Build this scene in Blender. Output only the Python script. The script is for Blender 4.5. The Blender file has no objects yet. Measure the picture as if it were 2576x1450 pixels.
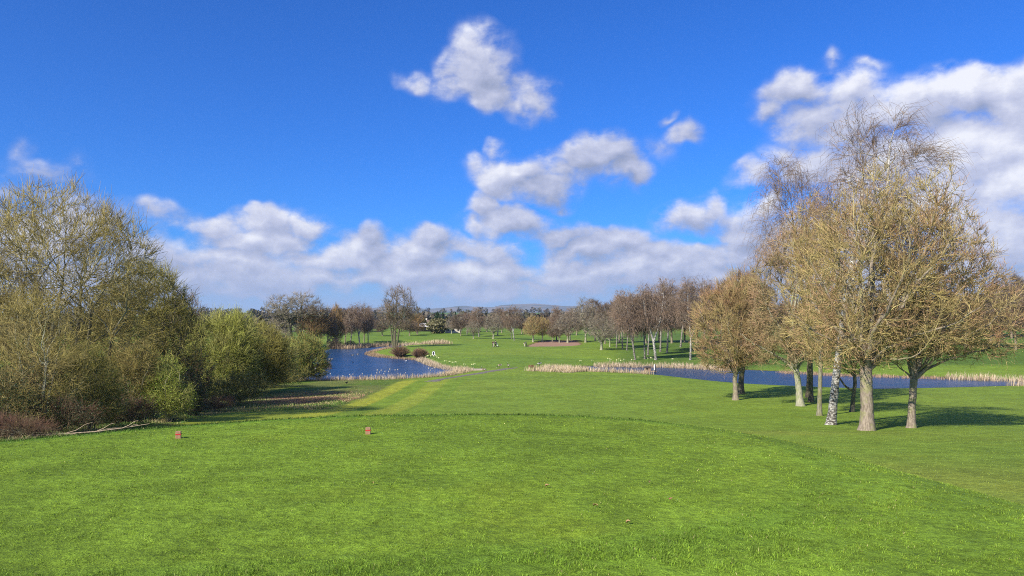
import bpy, bmesh, math, random
import numpy as np
from mathutils import Vector, Matrix

# ---------------------------------------------------------------- camera
S = bpy.context.scene
COL = S.collection
FPX, CX, HY, EYE = 1874.0, 1288.0, 800.0, 9.5      # lens in photo pixels (2576 wide), horizon row, eye height above the lake
cam_d = bpy.data.cameras.new('camera')
cam_d.sensor_width = 36.0
cam_d.lens = 36.0 * FPX / 2576.0
cam_d.shift_y = (HY - 725.0) / 2576.0
cam_d.clip_start = 0.1
cam_d.clip_end = 30000.0
cam = bpy.data.objects.new('camera', cam_d)
cam.location = (0, 0, EYE)
cam.rotation_euler = (math.radians(90), 0, 0)
COL.objects.link(cam)
S.camera = cam

# ---------------------------------------------------------------- light
SUN_EL = math.radians(35.0)
SH = np.array([0.66, 0.75]); SH /= np.linalg.norm(SH)     # where shadows fall on the ground
sun_dir = Vector((-SH[0]*math.cos(SUN_EL), -SH[1]*math.cos(SUN_EL), math.sin(SUN_EL)))
sd = bpy.data.lights.new('sun', 'SUN')
sd.energy = 5.0
sd.angle = math.radians(0.53)
sd.color = (1.0, 0.93, 0.82)
so = bpy.data.objects.new('sun', sd)
so.rotation_euler = sun_dir.to_track_quat('Z', 'Y').to_euler()
so.location = (-40, -40, 60)
COL.objects.link(so)
S.view_settings.view_transform = 'Standard'
S.view_settings.look = 'None'
S.view_settings.exposure = 0.50
S.view_settings.gamma = 1.0
try:
    S.cycles.use_denoising = False
    S.cycles.filter_width = 1.05
    S.cycles.max_bounces = 6
    S.cycles.diffuse_bounces = 2
    S.cycles.glossy_bounces = 2
    S.cycles.transmission_bounces = 2
    S.cycles.transparent_max_bounces = 6
    S.cycles.volume_bounces = 0
    S.cycles.caustics_reflective = False
    S.cycles.caustics_refractive = False
except Exception:
    pass


# ---------------------------------------------------------------- node helper
class NT:
    def __init__(self, tree):
        self.t = tree; self.n = tree.nodes; self.l = tree.links
    def new(self, typ, **kw):
        n = self.n.new(typ)
        for k, v in kw.items():
            setattr(n, k, v)
        return n
    def put(self, sock, v):
        if isinstance(v, (int, float)):
            sock.default_value = v
        elif isinstance(v, (tuple, list)):
            if len(v) == 3 and len(sock.default_value) == 4:
                v = tuple(v) + (1.0,)
            sock.default_value = v
        else:
            self.l.new(v, sock)
    def m(self, op, a, b=None, c=None, clamp=False):
        n = self.new('ShaderNodeMath', operation=op); n.use_clamp = clamp
        self.put(n.inputs[0], a)
        if b is not None: self.put(n.inputs[1], b)
        if c is not None: self.put(n.inputs[2], c)
        return n.outputs[0]
    def v(self, op, a, b=None, scale=None):
        n = self.new('ShaderNodeVectorMath', operation=op)
        self.put(n.inputs[0], a)
        if b is not None: self.put(n.inputs[1], b)
        if scale is not None: self.put(n.inputs['Scale'], scale)
        return n.outputs[1] if op in ('LENGTH', 'DOT_PRODUCT', 'DISTANCE') else n.outputs[0]
    def noise(self, vec, scale, detail=4.0, rough=0.55, dist=0.0, lac=2.0, dim='3D'):
        n = self.new('ShaderNodeTexNoise'); n.noise_dimensions = dim
        if vec is not None: self.put(n.inputs['Vector'], vec)
        n.inputs['Scale'].default_value = scale
        n.inputs['Detail'].default_value = detail
        n.inputs['Roughness'].default_value = rough
        n.inputs['Lacunarity'].default_value = lac
        n.inputs['Distortion'].default_value = dist
        return n.outputs[0]
    def ramp(self, x, lo, hi, a=0.0, b=1.0, smooth=True):
        n = self.new('ShaderNodeMapRange')
        n.interpolation_type = 'SMOOTHSTEP' if smooth else 'LINEAR'
        self.put(n.inputs['Value'], x)
        self.put(n.inputs['From Min'], lo); self.put(n.inputs['From Max'], hi)
        self.put(n.inputs['To Min'], a); self.put(n.inputs['To Max'], b)
        return n.outputs[0]
    def mix(self, f, a, b, mode='MIX'):
        n = self.new('ShaderNodeMix', data_type='RGBA', blend_type=mode)
        self.put(n.inputs[0], f); self.put(n.inputs[6], a); self.put(n.inputs[7], b)
        return n.outputs[2]
    def comb(self, x, y, z):
        n = self.new('ShaderNodeCombineXYZ')
        self.put(n.inputs[0], x); self.put(n.inputs[1], y); self.put(n.inputs[2], z)
        return n.outputs[0]
    def sep(self, v):
        n = self.new('ShaderNodeSeparateXYZ'); self.put(n.inputs[0], v)
        return n.outputs
    def attr(self, name):
        n = self.new('ShaderNodeAttribute'); n.attribute_name = name
        return n


# ---------------------------------------------------------------- sky and clouds
W = bpy.data.worlds.new('World'); S.world = W; W.use_nodes = True
wt = NT(W.node_tree); wt.n.clear()

# cumulus banks as (column, row, half width, half height, fullness) of the photograph, turned into azimuth and elevation
BL = [
 (1205,150,92,78,.95),(1160,205,90,46,.8),(1235,225,60,50,.9),(1330,240,70,48,1.0),(1040,200,46,34,.7),(1290,262,50,30,.7),(1120,150,45,40,.7),
 (1300,435,120,48,1.2),(1400,420,85,42,1.15),(1450,400,90,45,1.25),(1520,385,95,52,1.3),(1565,420,65,44,1.15),(1370,470,105,50,1.15),(1258,375,26,30,.7),(1400,505,60,26,.8),
 (1215,515,48,45,1.1),(1290,560,115,42,1.2),(1390,595,120,40,1.2),(1190,560,40,40,.9),
 (1722,345,42,32,.62),(1660,375,45,30,.3),(1690,300,20,12,.35),
 (1745,545,90,45,1.2),(1800,520,55,45,1.1),(1880,560,70,60,1.0),(1930,520,40,40,.8),
 (2185,165,38,17,.45),(2090,158,25,18,.45),
 (2000,235,95,45,1.0),(2110,235,100,50,1.05),(2050,300,110,60,1.0),(2130,330,120,70,1.1),(2230,290,120,70,1.1),(2330,270,110,70,1.2),(2440,240,110,60,1.3),(2560,250,110,70,1.4),
 (1930,290,50,35,.7),(2000,390,80,40,.85),(1890,440,60,35,.75),(2050,400,90,50,1.0),(2200,400,160,90,1.2),(2400,400,180,120,1.4),(2540,420,140,140,1.4),(2330,520,200,80,1.2),
 (2540,590,110,100,1.2),(2450,640,120,80,1.1),(2200,600,160,80,.9),(2050,620,150,80,.8),
 (120,430,80,28,.5),(65,385,26,30,.38),(185,400,26,22,.4),(10,490,90,50,.6),(400,525,75,26,.6),
 (520,575,100,40,1.1),(640,565,110,35,1.05),(590,610,150,40,1.1),(770,575,52,38,1.1),(720,610,110,40,1.1),(460,650,80,40,.9),(120,600,260,90,.9),
 (935,590,48,42,1.1),(900,640,110,45,1.1),(1090,605,58,45,1.15),(1060,650,120,45,1.1),(1190,640,140,40,1.1),(1450,640,150,45,1.15),(1570,615,110,40,1.1),(1640,640,90,35,1.0),
 (450,700,200,45,1.0),(650,700,200,40,1.0),(1350,720,300,30,.9),(1790,650,55,35,1.05),(1870,640,90,50,1.1),(1500,580,50,18,.4),
 (600,680,300,48,1.05),(900,700,320,50,1.05),(1200,690,320,50,1.1),(1500,690,320,50,1.1),(1780,700,260,52,1.1),(2050,700,250,60,1.0),(2400,720,300,60,1.0),(200,700,260,60,.9),
 (560,645,230,50,1.05),(820,650,200,45,1.05),(1040,690,300,50,1.05),(1640,680,240,50,1.05),(1950,650,120,60,1.05),(350,640,160,60,.95),(700,735,380,26,.75),(1250,735,420,26,.75),(1800,738,420,26,.75),
]
def azel(px, py):
    u = (px - CX)/FPX; w = (HY - py)/FPX
    return math.atan(u), math.atan(w/math.sqrt(1+u*u))

tc = wt.new('ShaderNodeTexCoord')
dx, dy, dz = wt.sep(tc.outputs['Generated'])
az = wt.m('ARCTAN2', dx, dy)
el = wt.m('ARCSINE', dz)
P0 = wt.comb(az, el, 0.0)
# slight domain warp so that no bank keeps an oval edge
wn = wt.new('ShaderNodeTexNoise'); wn.noise_dimensions = '2D'; wt.put(wn.inputs['Vector'], P0)
wn.inputs['Scale'].default_value = 13.0; wn.inputs['Detail'].default_value = 3.0
Q0 = wt.v('ADD', P0, wt.v('SCALE', wt.v('SUBTRACT', wn.outputs['Color'], (0.5, 0.5, 0.5)), scale=0.055))
acc = acc2 = None
for (px, py, rx, ry, s_) in BL:
    a_, e_ = azel(px, py)
    d = wt.v('MULTIPLY', wt.v('SUBTRACT', Q0, (a_, e_, 0.0)), (FPX/(rx*1.3)/math.cos(a_), FPX/(ry*1.32), 0.0))
    k = wt.m('MULTIPLY', wt.m('SUBTRACT', 1.0, wt.v('LENGTH', d)), s_)
    acc = wt.m('MAXIMUM', k, 0.0) if acc is None else wt.m('SMOOTH_MAX', acc, k, 0.15)
    # the same bank seen from a little nearer the light, for the shading of its crown and base
    k2 = wt.m('MULTIPLY', wt.m('SUBTRACT', 1.0, wt.v('LENGTH', wt.v('ADD', d, (-0.16, 0.42, 0.0)))), s_)
    acc2 = wt.m('MAXIMUM', k2, 0.0) if acc2 is None else wt.m('MAXIMUM', acc2, k2)
# loose cloud added out of view, behind and above the camera, to whiten ambient light
unseen_cloud = wt.m('MULTIPLY', wt.ramp(wt.noise(tc.outputs['Generated'], 2.6, 3.0, .55), .44, .60), wt.ramp(dy, .12, -.25))
acc = wt.m('MAXIMUM', acc, wt.m('MULTIPLY', unseen_cloud, wt.ramp(dz, -.02, .05, 0.0, .45)))
def fluff(vec):
    st = wt.v('MULTIPLY', vec, (1.0, 1.5, 1.0))
    n1 = wt.noise(st, 11.0, 9.0, 0.60, 0.0, dim='2D')
    vo = wt.new('ShaderNodeTexVoronoi'); vo.voronoi_dimensions = '2D'; vo.feature = 'SMOOTH_F1'
    wt.put(vo.inputs['Vector'], wt.v('ADD', st, wt.v('SCALE', wt.comb(n1, n1, 0.0), scale=0.10)))
    vo.inputs['Scale'].default_value = 24.0; vo.inputs['Detail'].default_value = 3.0; vo.inputs['Roughness'].default_value = 0.6
    vo.inputs['Smoothness'].default_value = 0.4; vo.normalize = True
    bil = wt.m('SUBTRACT', 0.40, vo.outputs['Distance'])
    return wt.m('ADD', wt.m('MULTIPLY', wt.m('SUBTRACT', n1, 0.5), 1.8), wt.m('MULTIPLY', bil, 0.30))
F0 = fluff(P0)
F1 = fluff(wt.v('ADD', P0, (-0.007, 0.012, 0.0)))
gate = wt.ramp(acc, 0.0, 0.35)
D0 = wt.m('ADD', acc, wt.m('MULTIPLY', F0, gate))
cover = wt.ramp(D0, -0.02, 0.78)
relief = wt.m('SUBTRACT', F0, F1)
bank = wt.m('SUBTRACT', acc, acc2)
broad = wt.noise(wt.v('MULTIPLY', P0, (1.0, 2.2, 1.0)), 5.0, 4.0, 0.5, dim='2D')
lit = wt.m('ADD', wt.m('MULTIPLY', relief, 0.75), wt.m('MULTIPLY', wt.m('SUBTRACT', broad, 0.5), 0.9))
lit = wt.m('ADD', lit, wt.m('MULTIPLY', wt.m('SUBTRACT', bank, 0.12), 0.6))
lit = wt.m('ADD', lit, wt.m('MULTIPLY', wt.ramp(D0, 0.35, 1.3), -0.10))
rightward = wt.m('MULTIPLY', wt.ramp(az, 0.30, 0.6), 0.24)
lit = wt.m('ADD', lit, wt.m('ADD', 0.52, rightward), clamp=True)
ccol = wt.new('ShaderNodeValToRGB')
cr = ccol.color_ramp
cr.elements[0].position = 0.0; cr.elements[0].color = (0.33, 0.38, 0.55, 1)
cr.elements[1].position = 1.0; cr.elements[1].color = (0.98, 0.99, 1.06, 1)
e = cr.elements.new(0.36); e.color = (0.50, 0.54, 0.73, 1)
e = cr.elements.new(0.62); e.color = (0.66, 0.69, 0.86, 1)
wt.l.new(lit, ccol.inputs[0])

sky = wt.new('ShaderNodeTexSky', sky_type='NISHITA')
sky.sun_disc = False
sky.sun_elevation = SUN_EL
sky.sun_rotation = math.atan2(-SH[0], -SH[1])
sky.altitude = 60.0
sky.air_density = 1.0
sky.dust_density = 0.25
sky.ozone_density = 2.6
skyc = wt.mix(1.0, sky.outputs[0], (0.11, 0.46, 1.10), 'MULTIPLY')   # the deep blue of a clear March sky
# clouds are as bright as the sun makes them: in units of the sky texture
cloud = wt.v('SCALE', ccol.outputs[0], scale=6.5)
lowhaze = wt.ramp(el, 0.0, 0.075, 1.0, 0.0)
skyc = wt.mix(wt.m('MULTIPLY', lowhaze, 0.75), skyc, (2.9, 3.7, 5.6))
cloud = wt.mix(wt.m('MULTIPLY', lowhaze, 0.6), cloud, (2.9, 3.6, 5.4))
final = wt.mix(wt.m('MULTIPLY', cover, 0.97), skyc, cloud)
bg = wt.new('ShaderNodeBackground'); bg.inputs['Strength'].default_value = 0.105
wt.l.new(final, bg.inputs['Color'])
wo = wt.new('ShaderNodeOutputWorld'); wt.l.new(bg.outputs[0], wo.inputs[0])
try:
    W.cycles.sampling_method = 'NONE'
except Exception:
    pass

# ---------------------------------------------------------------- object helpers
def tag(o, label=None, cat=None, group=None, kind=None):
    if label: o['label'] = label
    if cat: o['category'] = cat
    if group: o['group'] = group
    if kind: o['kind'] = kind
    return o
def link(name, me, parent=None, loc=(0, 0, 0)):
    o = bpy.data.objects.new(name, me); COL.objects.link(o); o.location = loc
    if parent is not None: o.parent = parent
    return o
def empty(name, loc, rz=0.0):
    o = bpy.data.objects.new(name, None); COL.objects.link(o)
    o.location = loc; o.rotation_euler = (0, 0, rz); o.empty_display_size = 0.2
    return o
def copy_tree(o, parent=None):
    c = o.copy(); COL.objects.link(c)
    if parent is not None: c.parent = parent
    for ch in list(KIDS.get(o, [])):
        d = copy_tree(ch, c); KIDS.setdefault(c, []).append(d)
    return c
KIDS = {}
def part(name, me, parent, loc=(0, 0, 0)):
    o = link(name, me, parent, loc); KIDS.setdefault(parent, []).append(o); return o

def mesh_np(name, V, quads=None, tris=None, mat=None, attrs=None, cols=None, smooth=True, mats=None, midx=None):
    me = bpy.data.meshes.new(name)
    V = np.ascontiguousarray(V, dtype=np.float32)
    nq = 0 if quads is None else len(quads); nt = 0 if tris is None else len(tris)
    me.vertices.add(len(V)); me.vertices.foreach_set('co', V.ravel())
    loops = []
    if nq: loops.append(np.asarray(quads, dtype=np.int32).ravel())
    if nt: loops.append(np.asarray(tris, dtype=np.int32).ravel())
    L = np.concatenate(loops)
    me.loops.add(len(L)); me.loops.foreach_set('vertex_index', L)
    me.polygons.add(nq + nt)
    st = np.concatenate([np.arange(nq)*4, nq*4 + np.arange(nt)*3]).astype(np.int32)
    me.polygons.foreach_set('loop_start', st)
    me.polygons.foreach_set('use_smooth', np.full(nq+nt, smooth))
    if attrs:
        for k, a in attrs.items():
            at_ = me.attributes.new(k, 'FLOAT', 'POINT'); at_.data.foreach_set('value', np.asarray(a, dtype=np.float32))
    if cols:
        for k, a in cols.items():
            a = np.asarray(a, dtype=np.float32)
            if a.shape[1] == 3: a = np.hstack([a, np.ones((len(a), 1), np.float32)])
            at_ = me.attributes.new(k, 'FLOAT_COLOR', 'POINT'); at_.data.foreach_set('color', a.ravel())
    if mats:
        for m_ in mats: me.materials.append(m_)
        if midx is not None: me.polygons.foreach_set('material_index', np.asarray(midx, dtype=np.int32))
    elif mat: me.materials.append(mat)
    me.update(calc_edges=True)
    return me

def unit(a):
    return a / np.maximum(np.linalg.norm(a, axis=-1, keepdims=True), 1e-9)

def sstep(x, a, b):
    t = np.clip((x-a)/(b-a), 0, 1); return t*t*(3-2*t)

# cheap value noise for terrain and masks
_rn = np.random.RandomState(5).rand(256, 256)
def vnoise(x, y):
    xi = np.floor(x).astype(int); yi = np.floor(y).astype(int)
    fx = x-xi; fy = y-yi
    fx = fx*fx*(3-2*fx); fy = fy*fy*(3-2*fy)
    a = _rn[xi & 255, yi & 255]; b = _rn[(xi+1) & 255, yi & 255]
    c = _rn[xi & 255, (yi+1) & 255]; d = _rn[(xi+1) & 255, (yi+1) & 255]
    return a*(1-fx)*(1-fy)+b*fx*(1-fy)+c*(1-fx)*fy+d*fx*fy
def fbm(x, y, o=4):
    s = 0; a = 0.5; t = 0
    for i in range(o):
        s = s+a*vnoise(x+17.3*i, y-9.1*i); t += a; a *= .5; x = x*2.03; y = y*2.03
    return s/t

def poly_dist(X, Y, poly):
    """signed distance to a closed polygon, negative inside"""
    poly = np.asarray(poly, float)
    d2 = np.full(X.shape, 1e18); inside = np.zeros(X.shape, bool)
    n = len(poly)
    for i in range(n):
        ax, ay = poly[i]; bx, by = poly[(i+1) % n]
        ex, ey = bx-ax, by-ay
        t = np.clip(((X-ax)*ex+(Y-ay)*ey)/(ex*ex+ey*ey+1e-12), 0, 1)
        d2 = np.minimum(d2, (X-ax-t*ex)**2+(Y-ay-t*ey)**2)
        cond = (ay > Y) != (by > Y)
        with np.errstate(divide='ignore', invalid='ignore'):
            xi = ax+(Y-ay)*ex/(ey if ey != 0 else 1e-12)
        inside ^= cond & (X < xi)
    d = np.sqrt(d2)
    return np.where(inside, -d, d)

# ---------------------------------------------------------------- the lie of the land
def g0(px, py, z=0.0):
    """where the sight line through a photo pixel meets a level plane (used for surveyed outlines)"""
    Y = (EYE-z)*FPX/(py-HY); return ((px-CX)/FPX*Y, Y)
LAKE = [g0(*p) for p in [(700,955),(790,956),(884,955),(994,953),(1050,950),(1098,946),(1145,935),(1158,930.5),(1130,926),(1100,921),(1084,915),
        (1062,907.5),(1050,903),(1020,901.5),(997,899.5),(965,896),(938,893),(929,889.5),(934,885.5),(955,881.5),(985,877),(1010,873.3),(1050,872.5),(1084,871.5),(1070,869.3),
        (1030,868.2),(985,867.8),(940,869.5),(900,872.5),(851,876),(823,880),(790,888),(770,900),(740,925)]]
POND = [g0(*p) for p in [(1460,932),(1540,936),(1600,938),(1649,943),(1690,947.5),(1730,952),(1804,960),(1870,965.5),(1957,970),(2080,975),(2200,979),(2400,975),(2576,970),(2900,960),
        (2900,948),(2576,957),(2439,952.5),(2317,949),(2134,944),(1960,935),(1765,926),(1680,922.5),(1600,921.5),(1520,920.5),(1470,923)]]
TEE = [g0(px, py, 7.9) for px, py in [(0,1115),(100,1106),(200,1097),(325,1085),(450,1075),(575,1066),(700,1058),(825,1052),(950,1048),(1100,1045.5),(1250,1045),(1380,1047),(1500,1052),(1600,1059),(1700,1070),(1780,1081),(1860,1096),(1930,1114),(2000,1142)]]
TEE_TOP = TEE + [(3.62, 7.6), (4.0, 6.0), (4.4, 3.0), (4.6, -14), (-26, -14), (-20, -2), (-12, 5.2), (-9, 7.6)]
TEE_MOWN = TEE + [g0(px, py, 7.9) for px, py in [(2030,1190),(2000,1240),(1900,1290),(1750,1325),(1550,1350),(1300,1373),(1050,1393),(800,1410),(500,1425),(200,1440),(-400,1470),(-1500,1480)]] + [(-14, 5.0), (-10, 7.4)]
BUNKER = [g0(px, py, 1.0) for px, py in [(1322,871.5),(1336,867.0),(1352,864.6),(1372,863.3),(1400,862.9),(1424,862.8),(1445,863.0),(1458,865.5),(1462,868.0),(1448,870.5),(1420,871.6),(1390,871.9),(1350,872.3),(1330,872.4)]]
GRAVEL = [g0(px, py, .75) for px, py in [(1066,962),(1084,955),(1104,949.5),(1138,942.5),(1172,936),(1200,932),(1230,926.5),(1262,922.3),(1300,920.4),(1302,921.6),(1276,924.6),(1246,929),(1216,934.5),(1180,939.5),(1150,945),(1125,950.5),(1110,958),(1104,963.5)]]
_py = np.array([-60, 6, 11, 14, 20, 30, 41, 52, 60, 70, 80, 95, 110, 130, 160, 218, 300, 400, 500, 700, 1000, 1500, 2200, 2900, 4000, 8000], float)
_pz = np.array([7.6, 7.35, 7.2, 6.9, 6.0, 4.5, 3.35, 2.5, 2.0, 1.45, 1.05, .78, .65, .62, .8, 1.0, 1.6, 2.7, 3.2, 2.6, 2.0, 4.0, 16.0, 30.0, 34.0, 34.0])
_gy = np.concatenate([np.linspace(-60, 600, 1321), np.linspace(610, 8000, 740)])
_gz = np.interp(_gy, _py, _pz)
_k = np.hanning(17); _k /= _k.sum()
_gz[8:-8] = np.convolve(_gz, _k, 'valid')
def profile(X, Y):
    z = np.interp(Y, _gy, _gz)-.55*sstep(X, 2.0, 7.0)*(1-sstep(Y, 12, 30))*sstep(Y, -5, 4)
    u = X/np.maximum(Y, 20)
    w = sstep(u, 0.15, 0.5)*sstep(Y, 125, 170)*(1-sstep(Y, 500, 800))
    right = np.interp(Y, [125, 160, 200, 260, 350, 600], [.8, 1.6, 2.7, 5.0, 6.5, 6])
    z = z*(1-w)+right*w
    # gentle swells in the fairway
    s = sstep(Y, 60, 110)*(1-sstep(Y, 600, 1200))
    z = z+s*(fbm(X/38.0, Y/30.0, 3)-.5)*0.9
    s2 = sstep(Y, 16, 26)*(1-sstep(Y, 90, 120))
    z = z+s2*(fbm(X/11.0+3, Y/11.0, 3)-.5)*0.35
    return z
def ground_z(X, Y):
    X = np.asarray(X, float); Y = np.asarray(Y, float)
    z = profile(X, Y)
    t = poly_dist(X, Y, TEE_TOP)
    w = 1-sstep(t, 0.0, 2.6+1.2*sstep(X, 2.0, 5.0))
    w = w*(1-sstep(Y, 15, 18))
    z = z*(1-w)+(7.9+0.012*(fbm(X*1.3, Y*1.3, 2)-.5))*w
    near = (Y > 70) & (Y < 300)
    if near.any():
        s = np.full(X.shape, 1e3)
        s[near] = np.minimum(poly_dist(X[near], Y[near], LAKE), poly_dist(X[near], Y[near], POND))
        land = 0.03+(np.maximum(z, .35)-.03)*(1-np.exp(-np.maximum(s, 0)/np.where(Y < 165, 9.0, 4.0)))
        z = np.where(near, np.where(s > 0, land, np.maximum(-1.3, 0.03+0.4*s)), z)
        nb = near & (Y > 170)
        if nb.any():
            b = poly_dist(X[nb], Y[nb], BUNKER)
            cY = 243.0
            # a raised back lip and a sand face that tips towards the tee
            d = np.where(b < 0, -0.25+0.030*(Y[nb]-232), 0.0)
            lip = np.exp(-(np.maximum(b, 0)/5.0)**2)*sstep(Y[nb], 238, 252)*0.75
            z[nb] = z[nb]+np.where(b < 0, np.clip(d, -0.3, .7), lip)
    return z
def gz1(x, y):
    return float(ground_z(np.array([x]), np.array([y]))[0])
_ty = np.concatenate([np.arange(3, 130, .05), np.arange(130, 400, .25), np.arange(400, 6000, 4.0)])
def at(px, py, ymin=3.0):
    """the ground point seen at a photo pixel"""
    u = (px-CX)/FPX; w = (HY-py)/FPX
    Y = _ty[_ty > ymin]; gz = ground_z(u*Y, Y); r = EYE+w*Y
    h = np.nonzero(r <= gz)[0]
    y = Y[h[0]] if len(h) else Y[-1]
    return Vector((u*y, y, gz1(u*y, y)))
# ---------------------------------------------------------------- materials
def principled(name):
    m = bpy.data.materials.new(name); m.use_nodes = True
    t = NT(m.node_tree); b = t.n['Principled BSDF']
    b.inputs['Specular IOR Level'].default_value = 0.25
    return m, t, b
def simple_mat(name, col, rough=.8, var=.25, scale=8.0, bump=0.0, metal=0.0):
    m, t, b = principled(name)
    tcn = t.new('ShaderNodeTexCoord')
    n = t.noise(tcn.outputs['Object'], scale, 5.0, .6)
    f = t.ramp(n, .3, .7, 1-var, 1+var)
    t.l.new(t.mix(1.0, col, t.comb(f, f, f), 'MULTIPLY'), b.inputs['Base Color'])
    b.inputs['Roughness'].default_value = rough; b.inputs['Metallic'].default_value = metal
    if bump:
        bn = t.new('ShaderNodeBump'); bn.inputs['Strength'].default_value = bump; bn.inputs['Distance'].default_value = .02
        t.l.new(n, bn.inputs['Height']); t.l.new(bn.outputs[0], b.inputs['Normal'])
    return m

def ground_mat():
    m, t, b = principled('turf')
    b.inputs['Roughness'].default_value = .85
    b.inputs['Specular IOR Level'].default_value = 0.12
    geo = t.new('ShaderNodeNewGeometry'); P = geo.outputs['Position']
    col = t.attr('col').outputs['Color']
    rough_g = t.attr('coarse').outputs['Fac']
    P2 = t.v('MULTIPLY', P, (1, 1, .3))
    n1 = t.noise(P2, .22, 5.0, .6)          # broad blotches
    n2 = t.noise(P2, 1.6, 5.0, .65)         # tufts
    n3 = t.noise(P2, 11.0, 6.0, .7)
    n4 = t.noise(P2, 70.0, 4.0, .7)         # blades
    f = t.ramp(n1, .3, .7, .88, 1.12)
    f = t.m('MULTIPLY', f, t.ramp(n2, .3, .7, .78, 1.22))
    f = t.m('MULTIPLY', f, t.ramp(n3, .3, .72, .72, 1.30))
    f = t.m('MULTIPLY', f, t.ramp(n4, .3, .72, .62, 1.42))
    c = t.mix(1.0, col, t.comb(f, f, f), 'MULTIPLY')
    yel = t.m('MULTIPLY', t.ramp(t.noise(P2, .55, 6.0, .62), .50, .72), .45)
    c = t.mix(yel, c, t.mix(1.0, c, (1.22, 1.0, .80), 'MULTIPLY'))
    t.l.new(c, b.inputs['Base Color'])
    h = t.m('ADD', t.m('MULTIPLY', n4, .35), t.m('ADD', t.m('MULTIPLY', n3, .8), t.m('MULTIPLY', n2, 1.5)))
    bn = t.new('ShaderNodeBump'); t.put(bn.inputs['Strength'], t.m('ADD', .6, t.m('MULTIPLY', rough_g, .5)))
    bn.inputs['Distance'].default_value = .12
    t.l.new(h, bn.inputs['Height']); t.l.new(bn.outputs[0], b.inputs['Normal'])
    return m
M_TURF = ground_mat()

def water_mat():
    m, t, b = principled('pond_water')
    geo = t.new('ShaderNodeNewGeometry'); P = geo.outputs['Position']
    q = t.v('MULTIPLY', P, (1.0, .8, 1.0))
    a = t.noise(q, .6, 5.0, .6, .4)
    c = t.noise(q, 3.2, 4.0, .65, .2)
    d = t.noise(t.v('MULTIPLY', P, (1, 1, 1)), .06, 3.0, .5)
    calm = t.ramp(d, .34, .56, .55, 1.0)
    h = t.m('ADD', t.m('MULTIPLY', a, 1.0), t.m('MULTIPLY', c, .30))
    bn = t.new('ShaderNodeBump'); t.put(bn.inputs['Strength'], calm); bn.inputs['Distance'].default_value = .62
    t.l.new(h, bn.inputs['Height'])
    b.inputs['Base Color'].default_value = (.010, .054, .135, 1)
    b.inputs['Roughness'].default_value = .22
    b.inputs['IOR'].default_value = 1.33
    b.inputs['Specular IOR Level'].default_value = .5
    t.l.new(bn.outputs[0], b.inputs['Normal'])
    return m
M_WATER = water_mat()

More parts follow.
